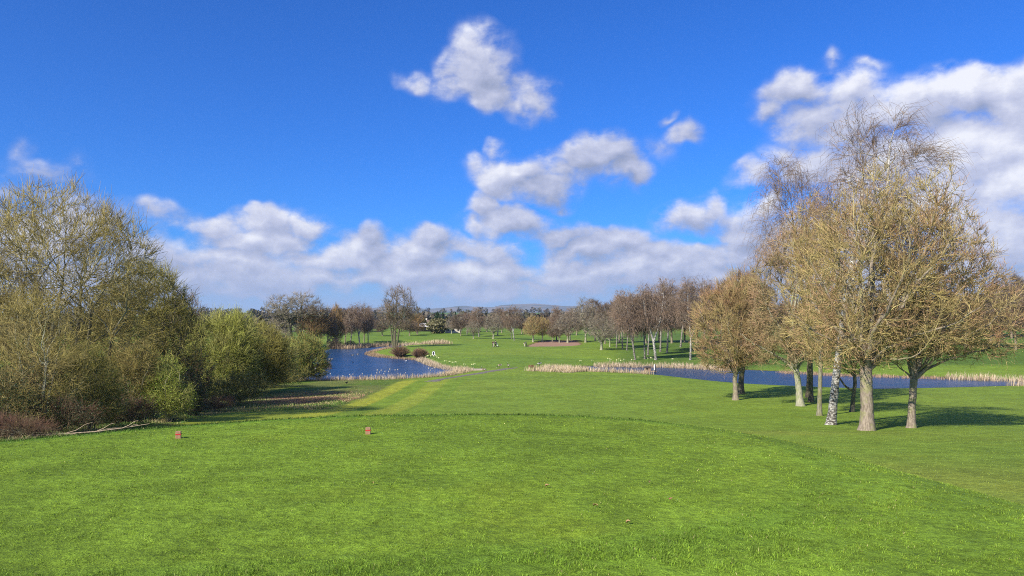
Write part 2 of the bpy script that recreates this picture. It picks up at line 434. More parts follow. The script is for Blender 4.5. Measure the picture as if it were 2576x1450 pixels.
# ---------------------------------------------------------------- ground: one sheet out to the horizon
GR = {'tee': (.170, .265, .022), 'fringe': (.085, .18, .016), 'fair': (.182, .272, .030), 'far': (.130, .215, .030),
      'yellow': (.235, .285, .030), 'straw': (.22, .20, .07), 'rough': (.13, .20, .028), 'mud': (.10, .075, .04), 'rust': (.25, .18, .09)}
MOWL = -15.4
def ground_color(X, Y):
    n = len(X)
    C = np.tile(np.array(GR['fair']), (n, 1))
    def lay(w, c):
        nonlocal C
        w = np.clip(w, 0, 1)[:, None]; C = C*(1-w)+np.array(GR[c] if isinstance(c, str) else c)*w
    nz = fbm(X/6.0, Y/6.0, 4); nb = fbm(X/25.0+9, Y/25.0, 3)
    lay(sstep(Y, 130, 330)*.8, 'far')
    lay((nb-.42)*2.2*sstep(Y, 20, 40)*(1-sstep(Y, 330, 500)), (.195, .265, .034))
    lay(sstep(fbm(X/60.0+4, Y/14.0, 4), .50, .62)*sstep(Y, 70, 130)*.45, (.105, .185, .028))  # soft shadow bands across the fairway, put into the turf colour
    lay(sstep(X/np.maximum(Y, 20)+(nb-.5)*.06, .12, .17)*sstep(Y, 133, 143)*(1-sstep(Y, 320, 400))*.8, (.085, .150, .026))  # tree shade over the right slope, painted as darker turf
    # left strip and mowing bands running to the water
    yl = (1-sstep(X, -9.5, -5.5))*sstep(Y, 18, 24)*(1-sstep(Y, 104, 112))
    lay(yl*.95, 'yellow')
    for x0, x1, k, c in ((-15.4, -13.2, .8, (.33, .355, .036)), (-13.2, -11.0, .75, (.165, .265, .026)), (-11.0, -8.8, .75, (.265, .33, .036)), (-8.8, -6.6, .7, (.155, .255, .026))):
        xx = X+.0*Y
        w = sstep(xx, x0-.15, x0+.15)*(1-sstep(xx, x1-.15, x1+.15))*sstep(Y, 38, 48)*(1-sstep(Y, 103, 110))
        lay(w*k, c)
    # rough beyond the mown edge on the left
    edge = MOWL-0.9*np.sin(Y/9.0)*.4
    hedge = np.interp(Y, [20, 38, 57, 62, 70, 110], [-15.5, -20.0, -23.0, -15.6, -15.4, -15.4])
    rw = (1-sstep(X, hedge-.6+(nz-.5)*1.6, hedge+.5+(nz-.5)*1.6))*sstep(Y, 16, 20)*(1-sstep(Y, 108, 112))
    lay(rw, 'rough')
    lay(rw*sstep(nz, .45, .6)*.45, 'straw')
    lay(rw*np.exp(-(((X+20.5)/5.0)**2+((Y-76)/7.0)**2))*.8*sstep(nz, .3, .5), 'rust')
    lay(rw*(1-sstep(X, hedge-4.5, hedge-2.5))*.6*(1-sstep(Y, 62, 70)), 'mud')
    # tee
    te = poly_dist(X, Y, TEE_MOWN)
    tn = (Y < 18)
    lay(np.where(tn, 1-sstep(poly_dist(X, Y, TEE_TOP), .2, 1.6+3.5*sstep(X, 2, 4)), 0), (.165, .265, .023))
    lay(np.where(tn, 1-sstep(te, -.12, .05), 0), 'tee')
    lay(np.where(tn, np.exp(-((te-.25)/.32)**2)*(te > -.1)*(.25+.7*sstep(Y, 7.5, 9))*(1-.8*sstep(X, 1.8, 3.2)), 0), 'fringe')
    # soft yellow wear right of the tee
    lay(np.exp(-(((X-8)/5.0)**2+((Y-15)/5.0)**2))*.6, (.25, .28, .040))
    lay(np.exp(-(((X-12)/7.0)**2+((Y-37)/2.2)**2))*.5, (.24, .27, .045))
    # dry earth at pond rims
    s = np.minimum(poly_dist(X, Y, LAKE), poly_dist(X, Y, POND))
    lay((1-sstep(s, .15, .9))*(Y > 70), 'mud')
    lay(np.where(Y > 170, 1-sstep(poly_dist(X, Y, BUNKER), 0.0, .9), 0), (.16, .13, .05))
    # far farmland: fields and hedged pasture
    fld = vnoise(X/210.0+40, Y/330.0+7)
    ff = sstep(Y, 560, 640)
    lay(ff, (.085, .13, .04))
    lay(ff*sstep(fld, .46, .5), (.10, .20, .035))
    lay(ff*sstep(fld, .66, .7), (.17, .14, .08))
    coarse = np.clip(rw+(1-sstep(s, .5, 3)), 0, 1)
    return C, coarse
def build_ground():
    ys = [-40.0]
    while ys[-1] < 7900:
        y = ys[-1]
        if y < 3: st = 1.5
        elif y < 16: st = .09
        elif y < 60: st = .09+.012*(y-16)
        elif y < 130: st = .6
        elif y < 290: st = .75+.008*(y-130)
        else: st = 2.0*(1.022**((len(ys)-GN[0])) if GN else 2.0)
        if y >= 290 and not GN: GN.append(len(ys))
        ys.append(y+min(st, 160))
    ys = np.array(ys)
    nx = 521
    s = np.linspace(-1, 1, nx)
    half = np.maximum(np.abs(ys), 14.0)*1.02+6
    # denser towards the middle of the view, wider in the distance
    X = half[:, None]*s[None, :]
    far = sstep(ys, 600, 4000)*1.2+1
    X = X*far[:, None]
    Y = np.repeat(ys[:, None], nx, 1)
    Z = ground_z(X.ravel(), Y.ravel())
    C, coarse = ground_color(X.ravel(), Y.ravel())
    V = np.stack([X.ravel(), Y.ravel(), Z], 1)
    i = np.arange(len(ys)-1)[:, None]*nx+np.arange(nx-1)[None, :]
    Q = np.stack([i, i+1, i+nx+1, i+nx], -1).reshape(-1, 4)
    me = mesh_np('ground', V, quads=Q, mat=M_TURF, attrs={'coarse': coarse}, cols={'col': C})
    tag(link('ground', me), kind='structure')
    print('ground rows', len(ys))
GN = []
build_ground()

def drape(name, poly, mat, lift=.02, step=.5, label=None, grid=None, inset=0.0):
    poly = np.array(poly); x0, y0 = poly.min(0)-1; x1, y1 = poly.max(0)+1
    xs = np.arange(x0, x1+step, step); yy = np.arange(y0, y1+step, step)
    X, Y = np.meshgrid(xs, yy); sh = X.shape
    d = poly_dist(X.ravel(), Y.ravel(), poly).reshape(sh)
    d += (fbm(X*1.1, Y*1.1, 3)-.5)*inset
    Z = ground_z(X.ravel(), Y.ravel()).reshape(sh)+lift
    Z = np.where(d > 0, Z-.10-.5*np.minimum(d, .6), Z)        # the rim dips under the turf
    keep = (d[:-1, :-1] < step) & (d[1:, 1:] < step) & (d[1:, :-1] < step) & (d[:-1, 1:] < step)
    idx = np.arange(X.size).reshape(sh)
    Q = np.stack([idx[:-1, :-1], idx[:-1, 1:], idx[1:, 1:], idx[1:, :-1]], -1)[keep]
    me = mesh_np(name, np.stack([X.ravel(), Y.ravel(), Z.ravel()], 1), quads=Q, mat=mat)
    return tag(link(name, me), kind='structure')
M_SAND = simple_mat('red_sand', (.31, .19, .125), .95, .14, 1.2, .3)
M_GRAVEL = simple_mat('path_gravel', (.17, .15, .12), .95, .3, 3.0, .5)
drape('bunker_sand', BUNKER, M_SAND, .05, .6)
drape('gravel_path', GRAVEL, M_GRAVEL, .03, .35, inset=.6)

def water(name, poly):
    poly = np.array(poly); x0, y0 = poly.min(0)-4; x1, y1 = poly.max(0)+4; step = 2.0
    xs = np.arange(x0, x1+step, step); yy = np.arange(y0, y1+step, step)
    X, Y = np.meshgrid(xs, yy); sh = X.shape
    d = poly_dist(X.ravel(), Y.ravel(), poly).reshape(sh)
    keep = d[:-1, :-1] < 4
    idx = np.arange(X.size).reshape(sh)
    Q = np.stack([idx[:-1, :-1], idx[:-1, 1:], idx[1:, 1:], idx[1:, :-1]], -1)[keep]
    me = mesh_np(name, np.stack([X.ravel(), Y.ravel(), np.zeros(X.size)], 1), quads=Q, mat=M_WATER)
    return tag(link(name, me), kind='structure')
water('lake_water', LAKE)
water('pond_water', POND)

# distant hills
def hills():
    xs = np.linspace(-10500, 10500, 420); ys = np.linspace(0, 1, 60)
    px = xs/11100*FPX+CX
    top = np.interp(px, [-400, 400, 600, 700, 860, 938, 975, 1010, 1050, 1090, 1130, 1160, 1200, 1240, 1262, 1300, 1345, 1385, 1430, 1500, 1560, 1700, 2000, 2300, 3000],
                    [798, 797, 796, 792, 784, 776, 771, 768, 776, 777, 773, 769, 772, 773, 768, 766, 764, 768, 771, 767, 766, 776, 785, 790, 796])
    H = (HY-top)/FPX*11100+EYE
    H = H-6+9*fbm(xs/190.0, xs*0+3, 4)
    X = np.repeat(xs[None, :], 60, 0); T = np.repeat(ys[:, None], 420, 1)
    Yy = 8600+T*4600+400*(fbm(X/900.0, T*3, 3)-.5)
    shape = np.where(T < .55, np.sin(T/.55*math.pi/2)**1.5, np.cos((T-.55)/.45*math.pi/2)**1.2)
    gul = 1-.28*np.abs(fbm(X/420.0, T*2.5+5, 4)-.5)*2*(1-np.abs(T-.55))
    Z = 26+(H[None, :]-26)*shape*np.where(T > .5, 1, gul)
    me = mesh_np('hills', np.stack([X.ravel(), Yy.ravel(), Z.ravel()], 1),
                 quads=(lambda i: np.stack([i, i+1, i+421, i+420], -1).reshape(-1, 4))(np.arange(59)[:, None]*420+np.arange(419)[None, :]), mat=None)
    m, t, b = principled('hill_heath')
    geo = t.new('ShaderNodeNewGeometry')
    n = t.noise(geo.outputs['Position'], .0022, 6.0, .6)
    c = t.mix(t.ramp(n, .42, .60), (.075, .095, .065), (.20, .165, .12))
    t.l.new(c, b.inputs['Base Color']); b.inputs['Roughness'].default_value = 1
    me.materials.append(m)
    tag(link('hills', me), kind='structure')
hills()

# ---------------------------------------------------------------- grass blades on and round the tee
def blade_mat(name, trans=.0):
    m, t, b = principled(name)
    c = t.attr('bc').outputs['Color']
    t.l.new(c, b.inputs['Base Color']); b.inputs['Roughness'].default_value = .6
    b.inputs['Specular IOR Level'].default_value = .3
    return m
M_BLADE = blade_mat('grass_blade')
def blades(rng, X, Y, hgt, wid, cols, lean=.45, z0=None, wind=(0, 0)):
    n = len(X)
    Z = ground_z(X, Y) if z0 is None else z0
    a = rng.rand(n)*2*math.pi
    wx, wy = np.cos(a)*wid/2, np.sin(a)*wid/2
    la = rng.rand(n)*2*math.pi; ll = hgt*lean*rng.rand(n)
    B = np.stack([X, Y, Z-.01], 1)
    T = B+np.stack([np.cos(la)*ll+wind[0]*hgt, np.sin(la)*ll+wind[1]*hgt, hgt], 1)
    M = (B*.45+T*.55)+np.stack([-np.cos(la)*ll*.18, -np.sin(la)*ll*.18, hgt*.06], 1)
    w = np.stack([wx, wy, wx*0], 1)
    V = np.stack([B-w, B+w, M-w*.8, M+w*.8, T], 1).reshape(-1, 3)
    i = np.arange(n)[:, None]*5
    Q = i+np.array([[0, 1, 3, 2]]); Tr = i+np.array([[2, 3, 4]])
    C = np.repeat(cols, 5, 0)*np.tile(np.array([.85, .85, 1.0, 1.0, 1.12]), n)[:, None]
    return V, Q, Tr, C
def near_grass():
    rng = np.random.RandomState(11)
    n = 520000
    # evenly dense for the eye: denser and finer close by
    Y = 4.0*(17.0/4.0)**(rng.rand(n)**.92)
    X = (rng.rand(n)*2-1)*(Y*.74+.4)
    te = poly_dist(X, Y, TEE_MOWN); tt = poly_dist(X, Y, TEE_TOP)
    ok = (tt < 3.0); X, Y, te, tt = X[ok], Y[ok], te[ok], tt[ok]; n = len(X)
    mown = te < 0
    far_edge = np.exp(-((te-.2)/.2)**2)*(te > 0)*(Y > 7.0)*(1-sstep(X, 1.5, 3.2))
    near_rough = (te > 0) & (Y < 7.6)
    clump = fbm(X*9.0+2, Y*9.0, 3)
    h = np.where(mown, .013, .016)*(.5+.7*rng.rand(n))*(.45+1.2*sstep(clump, .3, .7))
    h = h+far_edge*.035*rng.rand(n)
    h = h+np.where(near_rough, (.007+.010*sstep(te, 0, .25))*rng.rand(n)*sstep(fbm(X*2.2, Y*2.2, 3), .3, .6)*1.3*(1-sstep(te,.6,1.6)*.8)*(1-.75*sstep(X, 1.5, 3.2)), 0)
    w = .0030*(Y/4.5)**1.0*(.7+.6*rng.rand(n))
    base = np.array(GR['tee'])
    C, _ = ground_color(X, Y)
    v = ((.50+.85*rng.rand(n))*(.62+.76*sstep(fbm(X*34, Y*18+4, 2), .25, .75)))[:, None]
    C = C*v
    patch = fbm(X*.9+5, Y*.9, 4)[:, None]
    C = C*(.82+.34*sstep(patch, .3, .7))*np.where(near_rough[:, None]&(te[:, None] < .35), .9, 1)
    yel = (rng.rand(n) < .10+.25*sstep(fbm(X*.6+30, Y*.6, 3), .52, .68))[:, None]
    C = np.where(yel, C*np.array([1.25, 1.04, .9]), C)
    dead = (rng.rand(n) < .012)[:, None]
    C = np.where(dead, np.array([[.42, .36, .16]])*v, C)
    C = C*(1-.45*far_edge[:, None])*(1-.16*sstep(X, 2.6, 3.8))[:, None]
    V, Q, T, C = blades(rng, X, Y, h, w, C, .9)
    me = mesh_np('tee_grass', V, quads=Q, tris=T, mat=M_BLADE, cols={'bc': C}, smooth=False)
    tag(link('tee_grass', me), 'short mown green grass blades covering the raised tee', 'grass', kind='stuff')
near_grass()
# ---------------------------------------------------------------- bark, twig and leaf materials
def bark_mat(name, c1, c2, scale=6.0, birch=False, moss=None):
    m, t, b = principled(name)
    tcn = t.new('ShaderNodeTexCoord'); P = tcn.outputs['Object']
    n = t.noise(t.v('MULTIPLY', P, (1, 1, .25)), scale*2.2, 6.0, .65)
    c = t.mix(t.ramp(n, .35, .65), c1, c2)
    if moss:
        c = t.mix(t.m('MULTIPLY', t.ramp(t.noise(P, 2.2, 5.0, .6), .48, .62), .7), c, moss)
    if birch:
        k = t.noise(t.v('MULTIPLY', P, (2.6, 2.6, 5.0)), 1.7, 5.0, .75)
        z = t.sep(P)[2]
        lo = t.ramp(z, 0.0, 5.0, .10, 0.0)
        c = t.mix(t.ramp(t.m('ADD', k, lo), .50, .66), c, (.07, .06, .05))
    t.l.new(c, b.inputs['Base Color']); b.inputs['Roughness'].default_value = .9
    bn = t.new('ShaderNodeBump'); bn.inputs['Strength'].default_value = .8; bn.inputs['Distance'].default_value = .03
    t.l.new(n, bn.inputs['Height']); t.l.new(bn.outputs[0], b.inputs['Normal'])
    return m
def twig_mat(name, c0, c1, c2=None, split=(.35, .9)):
    """c0 on limbs, c1 on twigs; c2 an alternative twig tone that comes in drifts through the crown"""
    m, t, b = principled(name)
    a = t.attr('tip').outputs['Fac']
    tcn = t.new('ShaderNodeTexCoord'); P = tcn.outputs['Object']
    f = t.ramp(a, split[0], split[1])
    tw = c1
    if c2 is not None:
        n = t.noise(P, .55, 4.0, .6)
        tw = t.mix(t.ramp(n, .42, .60), c1, c2)
    c = t.mix(f, c0, tw)
    r = t.attr('rnd').outputs['Fac']
    k = t.ramp(r, 0, 1, .38, 1.45, smooth=False)
    c = t.mix(1.0, c, t.comb(k, k, k), 'MULTIPLY')
    t.l.new(c, b.inputs['Base Color']); b.inputs['Roughness'].default_value = .75
    return m
def leaf_mat(name, c1, c2):
    m, t, b = principled(name)
    r = t.attr('rnd').outputs['Fac']
    c = t.mix(r, c1, c2)
    t.l.new(c, b.inputs['Base Color']); b.inputs['Roughness'].default_value = .45
    return m

# ---------------------------------------------------------------- growing trees
def hermite(p0, t0, p1, t1, k):
    s = np.linspace(0, 1, k+1)[None, :, None]
    h00 = 2*s**3-3*s**2+1; h10 = s**3-2*s**2+s; h01 = -2*s**3+3*s**2; h11 = s**3-s**2
    return h00*p0[:, None]+h10*t0[:, None]+h01*p1[:, None]+h11*t1[:, None]
def wiggle(rng, P, amt):
    """jitter interior points in proportion to the length"""
    n, k, _ = P.shape
    L = np.linalg.norm(P[:, -1]-P[:, 0], axis=1)[:, None, None]
    w = np.cumsum(rng.randn(n, k, 3), axis=1)
    lin = np.linspace(0, 1, k)[None, :, None]
    w = w-w[:, :1]-lin*(w[:, -1:]-w[:, :1])
    return P+w*L*amt/math.sqrt(k)
def tubes(P, R, sides):
    """P (n,k,3), R (n,k) -> vertices and quads"""
    n, k, _ = P.shape
    T = np.gradient(P, axis=1); T = unit(T)
    ref = np.where(np.abs(T[..., 2:3]) > .9, np.array([1., 0, 0]), np.array([0, 0, 1.]))
    ref = np.repeat(ref[:, :1], k, 1)
    A = unit(np.cross(T, ref)); B = np.cross(T, A)
    th = np.arange(sides)*2*math.pi/sides
    V = P[:, :, None]+R[:, :, None, None]*(A[:, :, None]*np.cos(th)[None, None, :, None]+B[:, :, None]*np.sin(th)[None, None, :, None])
    base = np.arange(n)[:, None, None]*k*sides+np.arange(k-1)[None, :, None]*sides
    j = np.arange(sides)[None, None, :]; j2 = (j+1) % sides
    Q = np.stack([base+j, base+j2, base+sides+j2, base+sides+j], -1).reshape(-1, 4)
    return V.reshape(-1, 3), Q
class Acc:
    def __init__(self): self.V = []; self.Q = []; self.T = []; self.R = []; self.n = 0
    def add(self, rng, P, R, sides, tip):
        V, Q = tubes(P, R, sides)
        n, k = P.shape[:2]
        self.V.append(V); self.Q.append(Q+self.n); self.n += len(V)
        tip = np.broadcast_to(np.asarray(tip, float), (n, k)) if np.ndim(tip) < 2 else tip
        self.T.append(np.repeat(tip.ravel(), sides)); self.R.append(np.repeat(rng.rand(n), k*sides))
    def mesh(self, name, mat):
        return mesh_np(name, np.concatenate(self.V), quads=np.concatenate(self.Q), mat=mat,
                       attrs={'tip': np.concatenate(self.T), 'rnd': np.concatenate(self.R)})
def in_env(rng, env, n, shell=0.5, flat=None):
    """n points in a union of ellipsoids (cx,cy,cz,rx,ry,rz[,weight]); shell > 0 crowds them outwards"""
    w = np.array([e[6] if len(e) > 6 else (e[3]*e[4]*e[5]) for e in env], float); w /= w.sum()
    idx = rng.choice(len(env), n, p=w)
    E = np.array([e[:6] for e in env])[idx]
    d = unit(rng.randn(n, 3)); r = rng.rand(n)**(1/(3.0+2.5*shell))
    p = E[:, :3]+d*E[:, 3:6]*r[:, None]
    return p
def attach(rng, tg, PP, TT, RR, ang=1.3, tan=.6, k=5, upend=.25, zpref=0.0, minr=.004, rr=.62, rl=.016, down=0.0):
    n = len(tg); idx = np.empty(n, int)
    for a in range(0, n, 400):
        t_ = tg[a:a+400]
        D = t_[:, None]-PP[None]
        L = np.linalg.norm(D, axis=2)+1e-6
        c = (D*TT[None]).sum(2)/L
        cost = L*(1+ang*(1-c))+zpref*np.maximum(0, -D[..., 2])
        idx[a:a+400] = cost.argmin(1)
    p0 = PP[idx]; D = tg-p0; L = np.linalg.norm(D, axis=1, keepdims=True)
    u = D/np.maximum(L, 1e-6)
    t0 = unit(TT[idx]*tan+u*.8+rng.randn(n, 3)*.12)*L
    t1 = unit(u+np.array([0, 0, upend])-np.array([0, 0, down])+rng.randn(n, 3)*.2)*L
    P = hermite(p0, t0, tg, t1, k)
    r0 = np.minimum(RR[idx]*rr, L[:, 0]*rl+minr)
    r0 = np.maximum(r0, minr)
    R = r0[:, None]*np.linspace(1, .35, k+1)[None]
    return P, R
def flat_pts(Ps, Rs):
    PP = np.concatenate([P.reshape(-1, 3) for P in Ps])
    TT = np.concatenate([unit(np.gradient(P, axis=1)).reshape(-1, 3) for P in Ps])
    RR = np.concatenate([R.ravel() for R in Rs])
    return PP, TT, RR

def grow(seed, trunks, env, limbs=8, n2=120, n3=700, n4=12000, twig=(.35, .9), tr=.006, droop=0.0, up=.35, spread=.8, leader=False,
         limb_r=.55, kink=.07, wind=(0, 0, 0), n5=0, lr_min=.02, sides0=9, tip_lim=1.0, limb_from=.82, shell=.5, limbup=.3, low=0.0, tipbase=.75):
    """trunks: list of (points, radii); returns Acc for wood and Acc for twigs"""
    rng = np.random.RandomState(seed)
    wood = Acc(); tw = Acc()
    Ps = []; Rs = []
    env_c = np.array([e[:3] for e in env]).mean(0)
    for (pts, rad) in trunks:
        pts = np.array(pts, float); rad = np.array(rad, float)
        k = 14
        s = np.linspace(0, len(pts)-1, k*(len(pts)-1)//2+1 if len(pts) > 2 else k)
        P = np.stack([np.interp(s, np.arange(len(pts)), pts[:, c]) for c in range(3)], 1)
        # smooth the polyline
        for _ in range(3): P[1:-1] = (P[:-2]+2*P[1:-1]+P[2:])/4
        R = np.interp(s, np.arange(len(pts)), rad)
        flare = 1+.55*np.exp(-(P[:, 2]-P[0, 2])/max(.25, rad[0]*1.1))
        P2 = P.copy(); P2[1:-1, :2] += rng.randn(len(P)-2, 2)*R[1:-1, None]*.035
        wood.add(rng, P2[None], (R*flare)[None], sides0, 0.0)
        # limbs
        nl = limbs
        tg = in_env(rng, env, nl*6, .9)
        # spread the limb ends: farthest-point choice
        ch = [int(rng.randint(len(tg)))]
        dmin = np.linalg.norm(tg-tg[ch[0]], axis=1)
        while len(ch) < nl:
            j = int((dmin*(1+.3*(tg[:, 2] > env_c[2]))).argmax()); ch.append(j); dmin = np.minimum(dmin, np.linalg.norm(tg-tg[j], axis=1))
        tg = tg[ch]
        T = unit(np.gradient(P, axis=0))
        lo = int(len(P)*limb_from)
        if leader:
            # side limbs leave at heights that match their ends
            zt = P[:, 2]
            want = tg[:, 2]-np.linalg.norm(tg[:, :2]-P[lo, :2], axis=1)*.75
            i0 = np.clip([int(np.abs(zt-w).argmin()) for w in want], lo, len(P)-1)
        else:
            i0 = rng.randint(lo, len(P), nl)
        p0 = P[i0]; D = tg-p0; L = np.linalg.norm(D, axis=1, keepdims=True)
        t0 = unit(T[i0]*(.55 if leader else .8)+unit(D)*.9)*L
        t1 = unit(unit(D)+np.array([0, 0, limbup]))*L
        LP = wiggle(rng, hermite(p0, t0, tg, t1, 12), kink)
        r0 = np.maximum(lr_min, np.minimum(R[i0]*limb_r, .022*L[:, 0]+.01))*(.8+.35*rng.rand(nl))
        LR = r0[:, None]*np.linspace(1, .2, 13)[None]**1.1
        wood.add(rng, LP, LR, 6, 0.0)
        Ps.append(LP); Rs.append(LR)
        if leader: Ps.append(P[None, lo:]); Rs.append(R[None, lo:])
    PP, TT, RR = flat_pts(Ps, Rs)
    t2 = in_env(rng, env, n2, shell*.6)
    P2, R2 = attach(rng, t2, PP, TT, RR, k=7, upend=up, rl=.013, minr=tr*1.6, zpref=.5)
    P2 = wiggle(rng, P2, kink*1.1)
    tw.add(rng, P2, R2, 4, .15)
    PP2, TT2, RR2 = flat_pts(Ps+[P2], Rs+[R2])
    t3 = in_env(rng, env, n3, shell)
    P3, R3 = attach(rng, t3, PP2, TT2, RR2, k=5, upend=up, rl=.010, minr=tr*1.15, zpref=.3)
    P3 = wiggle(rng, P3, kink*1.2)
    tw.add(rng, P3, R3, 3, np.linspace(.25, .55, 6)[None].repeat(n3, 0))
    # twigs
    PP3, TT3, RR3 = flat_pts([P2[:, 2:], P3[:, 1:], P3[:, 2:]], [R2[:, 2:], R3[:, 1:], R3[:, 2:]])
    def sprays(m, PPa, TTa, L0, L1, r, tip0, tip1):
        j = rng.randint(len(PPa), size=m)
        L = (L0+(L1-L0)*rng.rand(m))[:, None]
        out = unit(PPa[j]-env_c)
        d = unit(TTa[j]*.75+rng.randn(m, 3)*spread*.6+out*.35+np.array([0, 0, up*.7]))
        p0 = PPa[j]; pm = p0+d*L*.5+rng.randn(m, 3)*L*.05
        d2 = unit(d+np.array([0, 0, up*.3-droop*1.0])+np.array(wind)+rng.randn(m, 3)*.22)
        p1 = pm+d2*L*.5*(1+droop*.5)
        if droop > .3:
            d3 = unit(d2*.5+np.array([0, 0, -1.6*droop])+np.array(wind)+rng.randn(m, 3)*.08)
            P = np.stack([p0, pm, p1, p1+d3*L*.55*droop], 1); tp = np.array([tip0, (tip0+tip1)/2, tip1, tip1])
        else:
            P = np.stack([p0, pm, p1], 1); tp = np.array([tip0, (tip0+tip1)/2, tip1])
        k = P.shape[1]
        R = r*(.7+.6*rng.rand(m))[:, None]*np.linspace(1.15, .5, k)[None]
        tw.add(rng, P, R, 3, tp[None].repeat(m, 0))
        return P
    a = sprays(n4, PP3, TT3, twig[0], twig[1], tr, .55, tipbase+.1)
    if n5:
        pp = a[:, 1:].reshape(-1, 3); t5 = unit(np.gradient(a, axis=1))[:, 1:].reshape(-1, 3)
        sprays(n5, pp, t5, twig[0]*.35, twig[1]*.5, tr*.7, tipbase+.1, 1.0)
    return wood, tw, rng, a
def leaf_mesh(rng, name, pts, size, mat, jitter=.12, aspect=.6):
    n = len(pts)
    c = pts+rng.randn(n, 3)*jitter
    a = unit(rng.randn(n, 3)); b = unit(np.cross(a, rng.randn(n, 3)))
    s = size*(.6+.8*rng.rand(n))[:, None]
    V = np.stack([c-a*s*.5, c+b*s*aspect*.5, c+a*s*.5, c-b*s*aspect*.5], 1).reshape(-1, 3)
    Q = np.arange(n*4).reshape(-1, 4)
    return mesh_np(name, V, quads=Q, mat=mat, attrs={'rnd': np.repeat(rng.rand(n), 4)}, smooth=False)
def tree(name, loc, label, cat, group, seed, trunks, env, bark, twm, rz=0, leaves=None, woodname='trunk', twname='crown', **kw):
    root = empty(name, loc, rz)
    tag(root, label, cat, group)
    wood, tw, rng, tips = grow(seed, trunks, env, **kw)
    part(woodname, wood.mesh(woodname, bark), root)
    part(twname, tw.mesh(twname, twm), root)
    if leaves:
        n, size, lm, lname, zmax = leaves
        pts = tips[:, 1:].reshape(-1, 3)
        if zmax is not None: pts = pts[pts[:, 2] < zmax*(.6+.8*rng.rand(len(pts)))]
        pts = pts[rng.randint(len(pts), size=n)]
        part(lname, leaf_mesh(rng, lname, pts, size, lm), root)
    return root

LF_BUD = leaf_mat('bud', (.36, .22, .13), (.44, .39, .16))
BK_ASH = bark_mat('grey_green_bark', (.13, .12, .075), (.27, .25, .17), moss=(.21, .20, .07))
BK_LIME = bark_mat('brown_grey_bark', (.17, .135, .10), (.34, .28, .21), moss=(.24, .24, .10))
BK_DARK = bark_mat('dark_bark', (.07, .06, .045), (.16, .14, .09), moss=(.13, .14, .05))
BK_BIRCH = bark_mat('birch_bark', (.36, .34, .29), (.58, .56, .50), birch=True)
BK_FARBIRCH = bark_mat('grey_birch_bark', (.24, .215, .175), (.42, .39, .33), birch=True)
BK_PALE = bark_mat('pale_bark', (.25, .24, .17), (.42, .40, .28), moss=(.26, .29, .12))
TW_LIME = twig_mat('budding_twigs', (.37, .30, .125), (.47, .355, .15), (.44, .235, .14))
TW_LIME2 = twig_mat('budding_olive_twigs', (.37, .305, .12), (.49, .385, .145), (.44, .26, .14))
TW_RED = twig_mat('red_bud_twigs', (.33, .27, .125), (.43, .255, .15), (.42, .33, .15))
TW_ASH = twig_mat('olive_grey_twigs', (0.346, 0.294, 0.100), (0.330, 0.257, 0.096), (0.428, 0.346, 0.100))
TW_GREEN = twig_mat('yellow_green_twigs', (0.318, 0.308, 0.098), (0.436, 0.461, 0.091), (0.334, 0.322, 0.098))
TW_OLIVE = twig_mat('olive_twigs', (0.261, 0.237, 0.076), (0.309, 0.283, 0.070), (0.401, 0.347, 0.087))
TW_BIRCH = twig_mat('birch_twigs', (.42, .37, .31), (.23, .16, .105), (.29, .21, .135), (.1, .5))
TW_FARB = twig_mat('far_birch_twigs', (.50, .45, .38), (.27, .185, .125), (.22, .165, .115), (.15, .5))
TW_GREY = twig_mat('grey_brown_twigs', (0.325, 0.286, 0.208), (0.247, 0.195, 0.143), (0.305, 0.254, 0.176))
TW_ORANGE = twig_mat('orange_twigs', (.30, .22, .10), (.40, .23, .09), (.33, .22, .10))
TW_BROWN = twig_mat('dark_brown_twigs', (.22, .18, .12), (.24, .165, .115), (.19, .145, .105))
TW_BRAMBLE = twig_mat('bramble_stems', (.16, .10, .06), (.22, .11, .07), (.17, .13, .07))
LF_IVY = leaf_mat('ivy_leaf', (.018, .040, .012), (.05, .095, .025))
LF_HAW = leaf_mat('hawthorn_leaf', (.16, .25, .025), (.32, .42, .05))
LF_DEEP = leaf_mat('deep_green_leaf', (.035, .085, .018), (.10, .19, .035))
LF_OLIVE = leaf_mat('evergreen_olive', (.11, .11, .05), (.23, .20, .09))
LF_YEW = leaf_mat('conifer_needle', (.020, .045, .018), (.055, .095, .035))
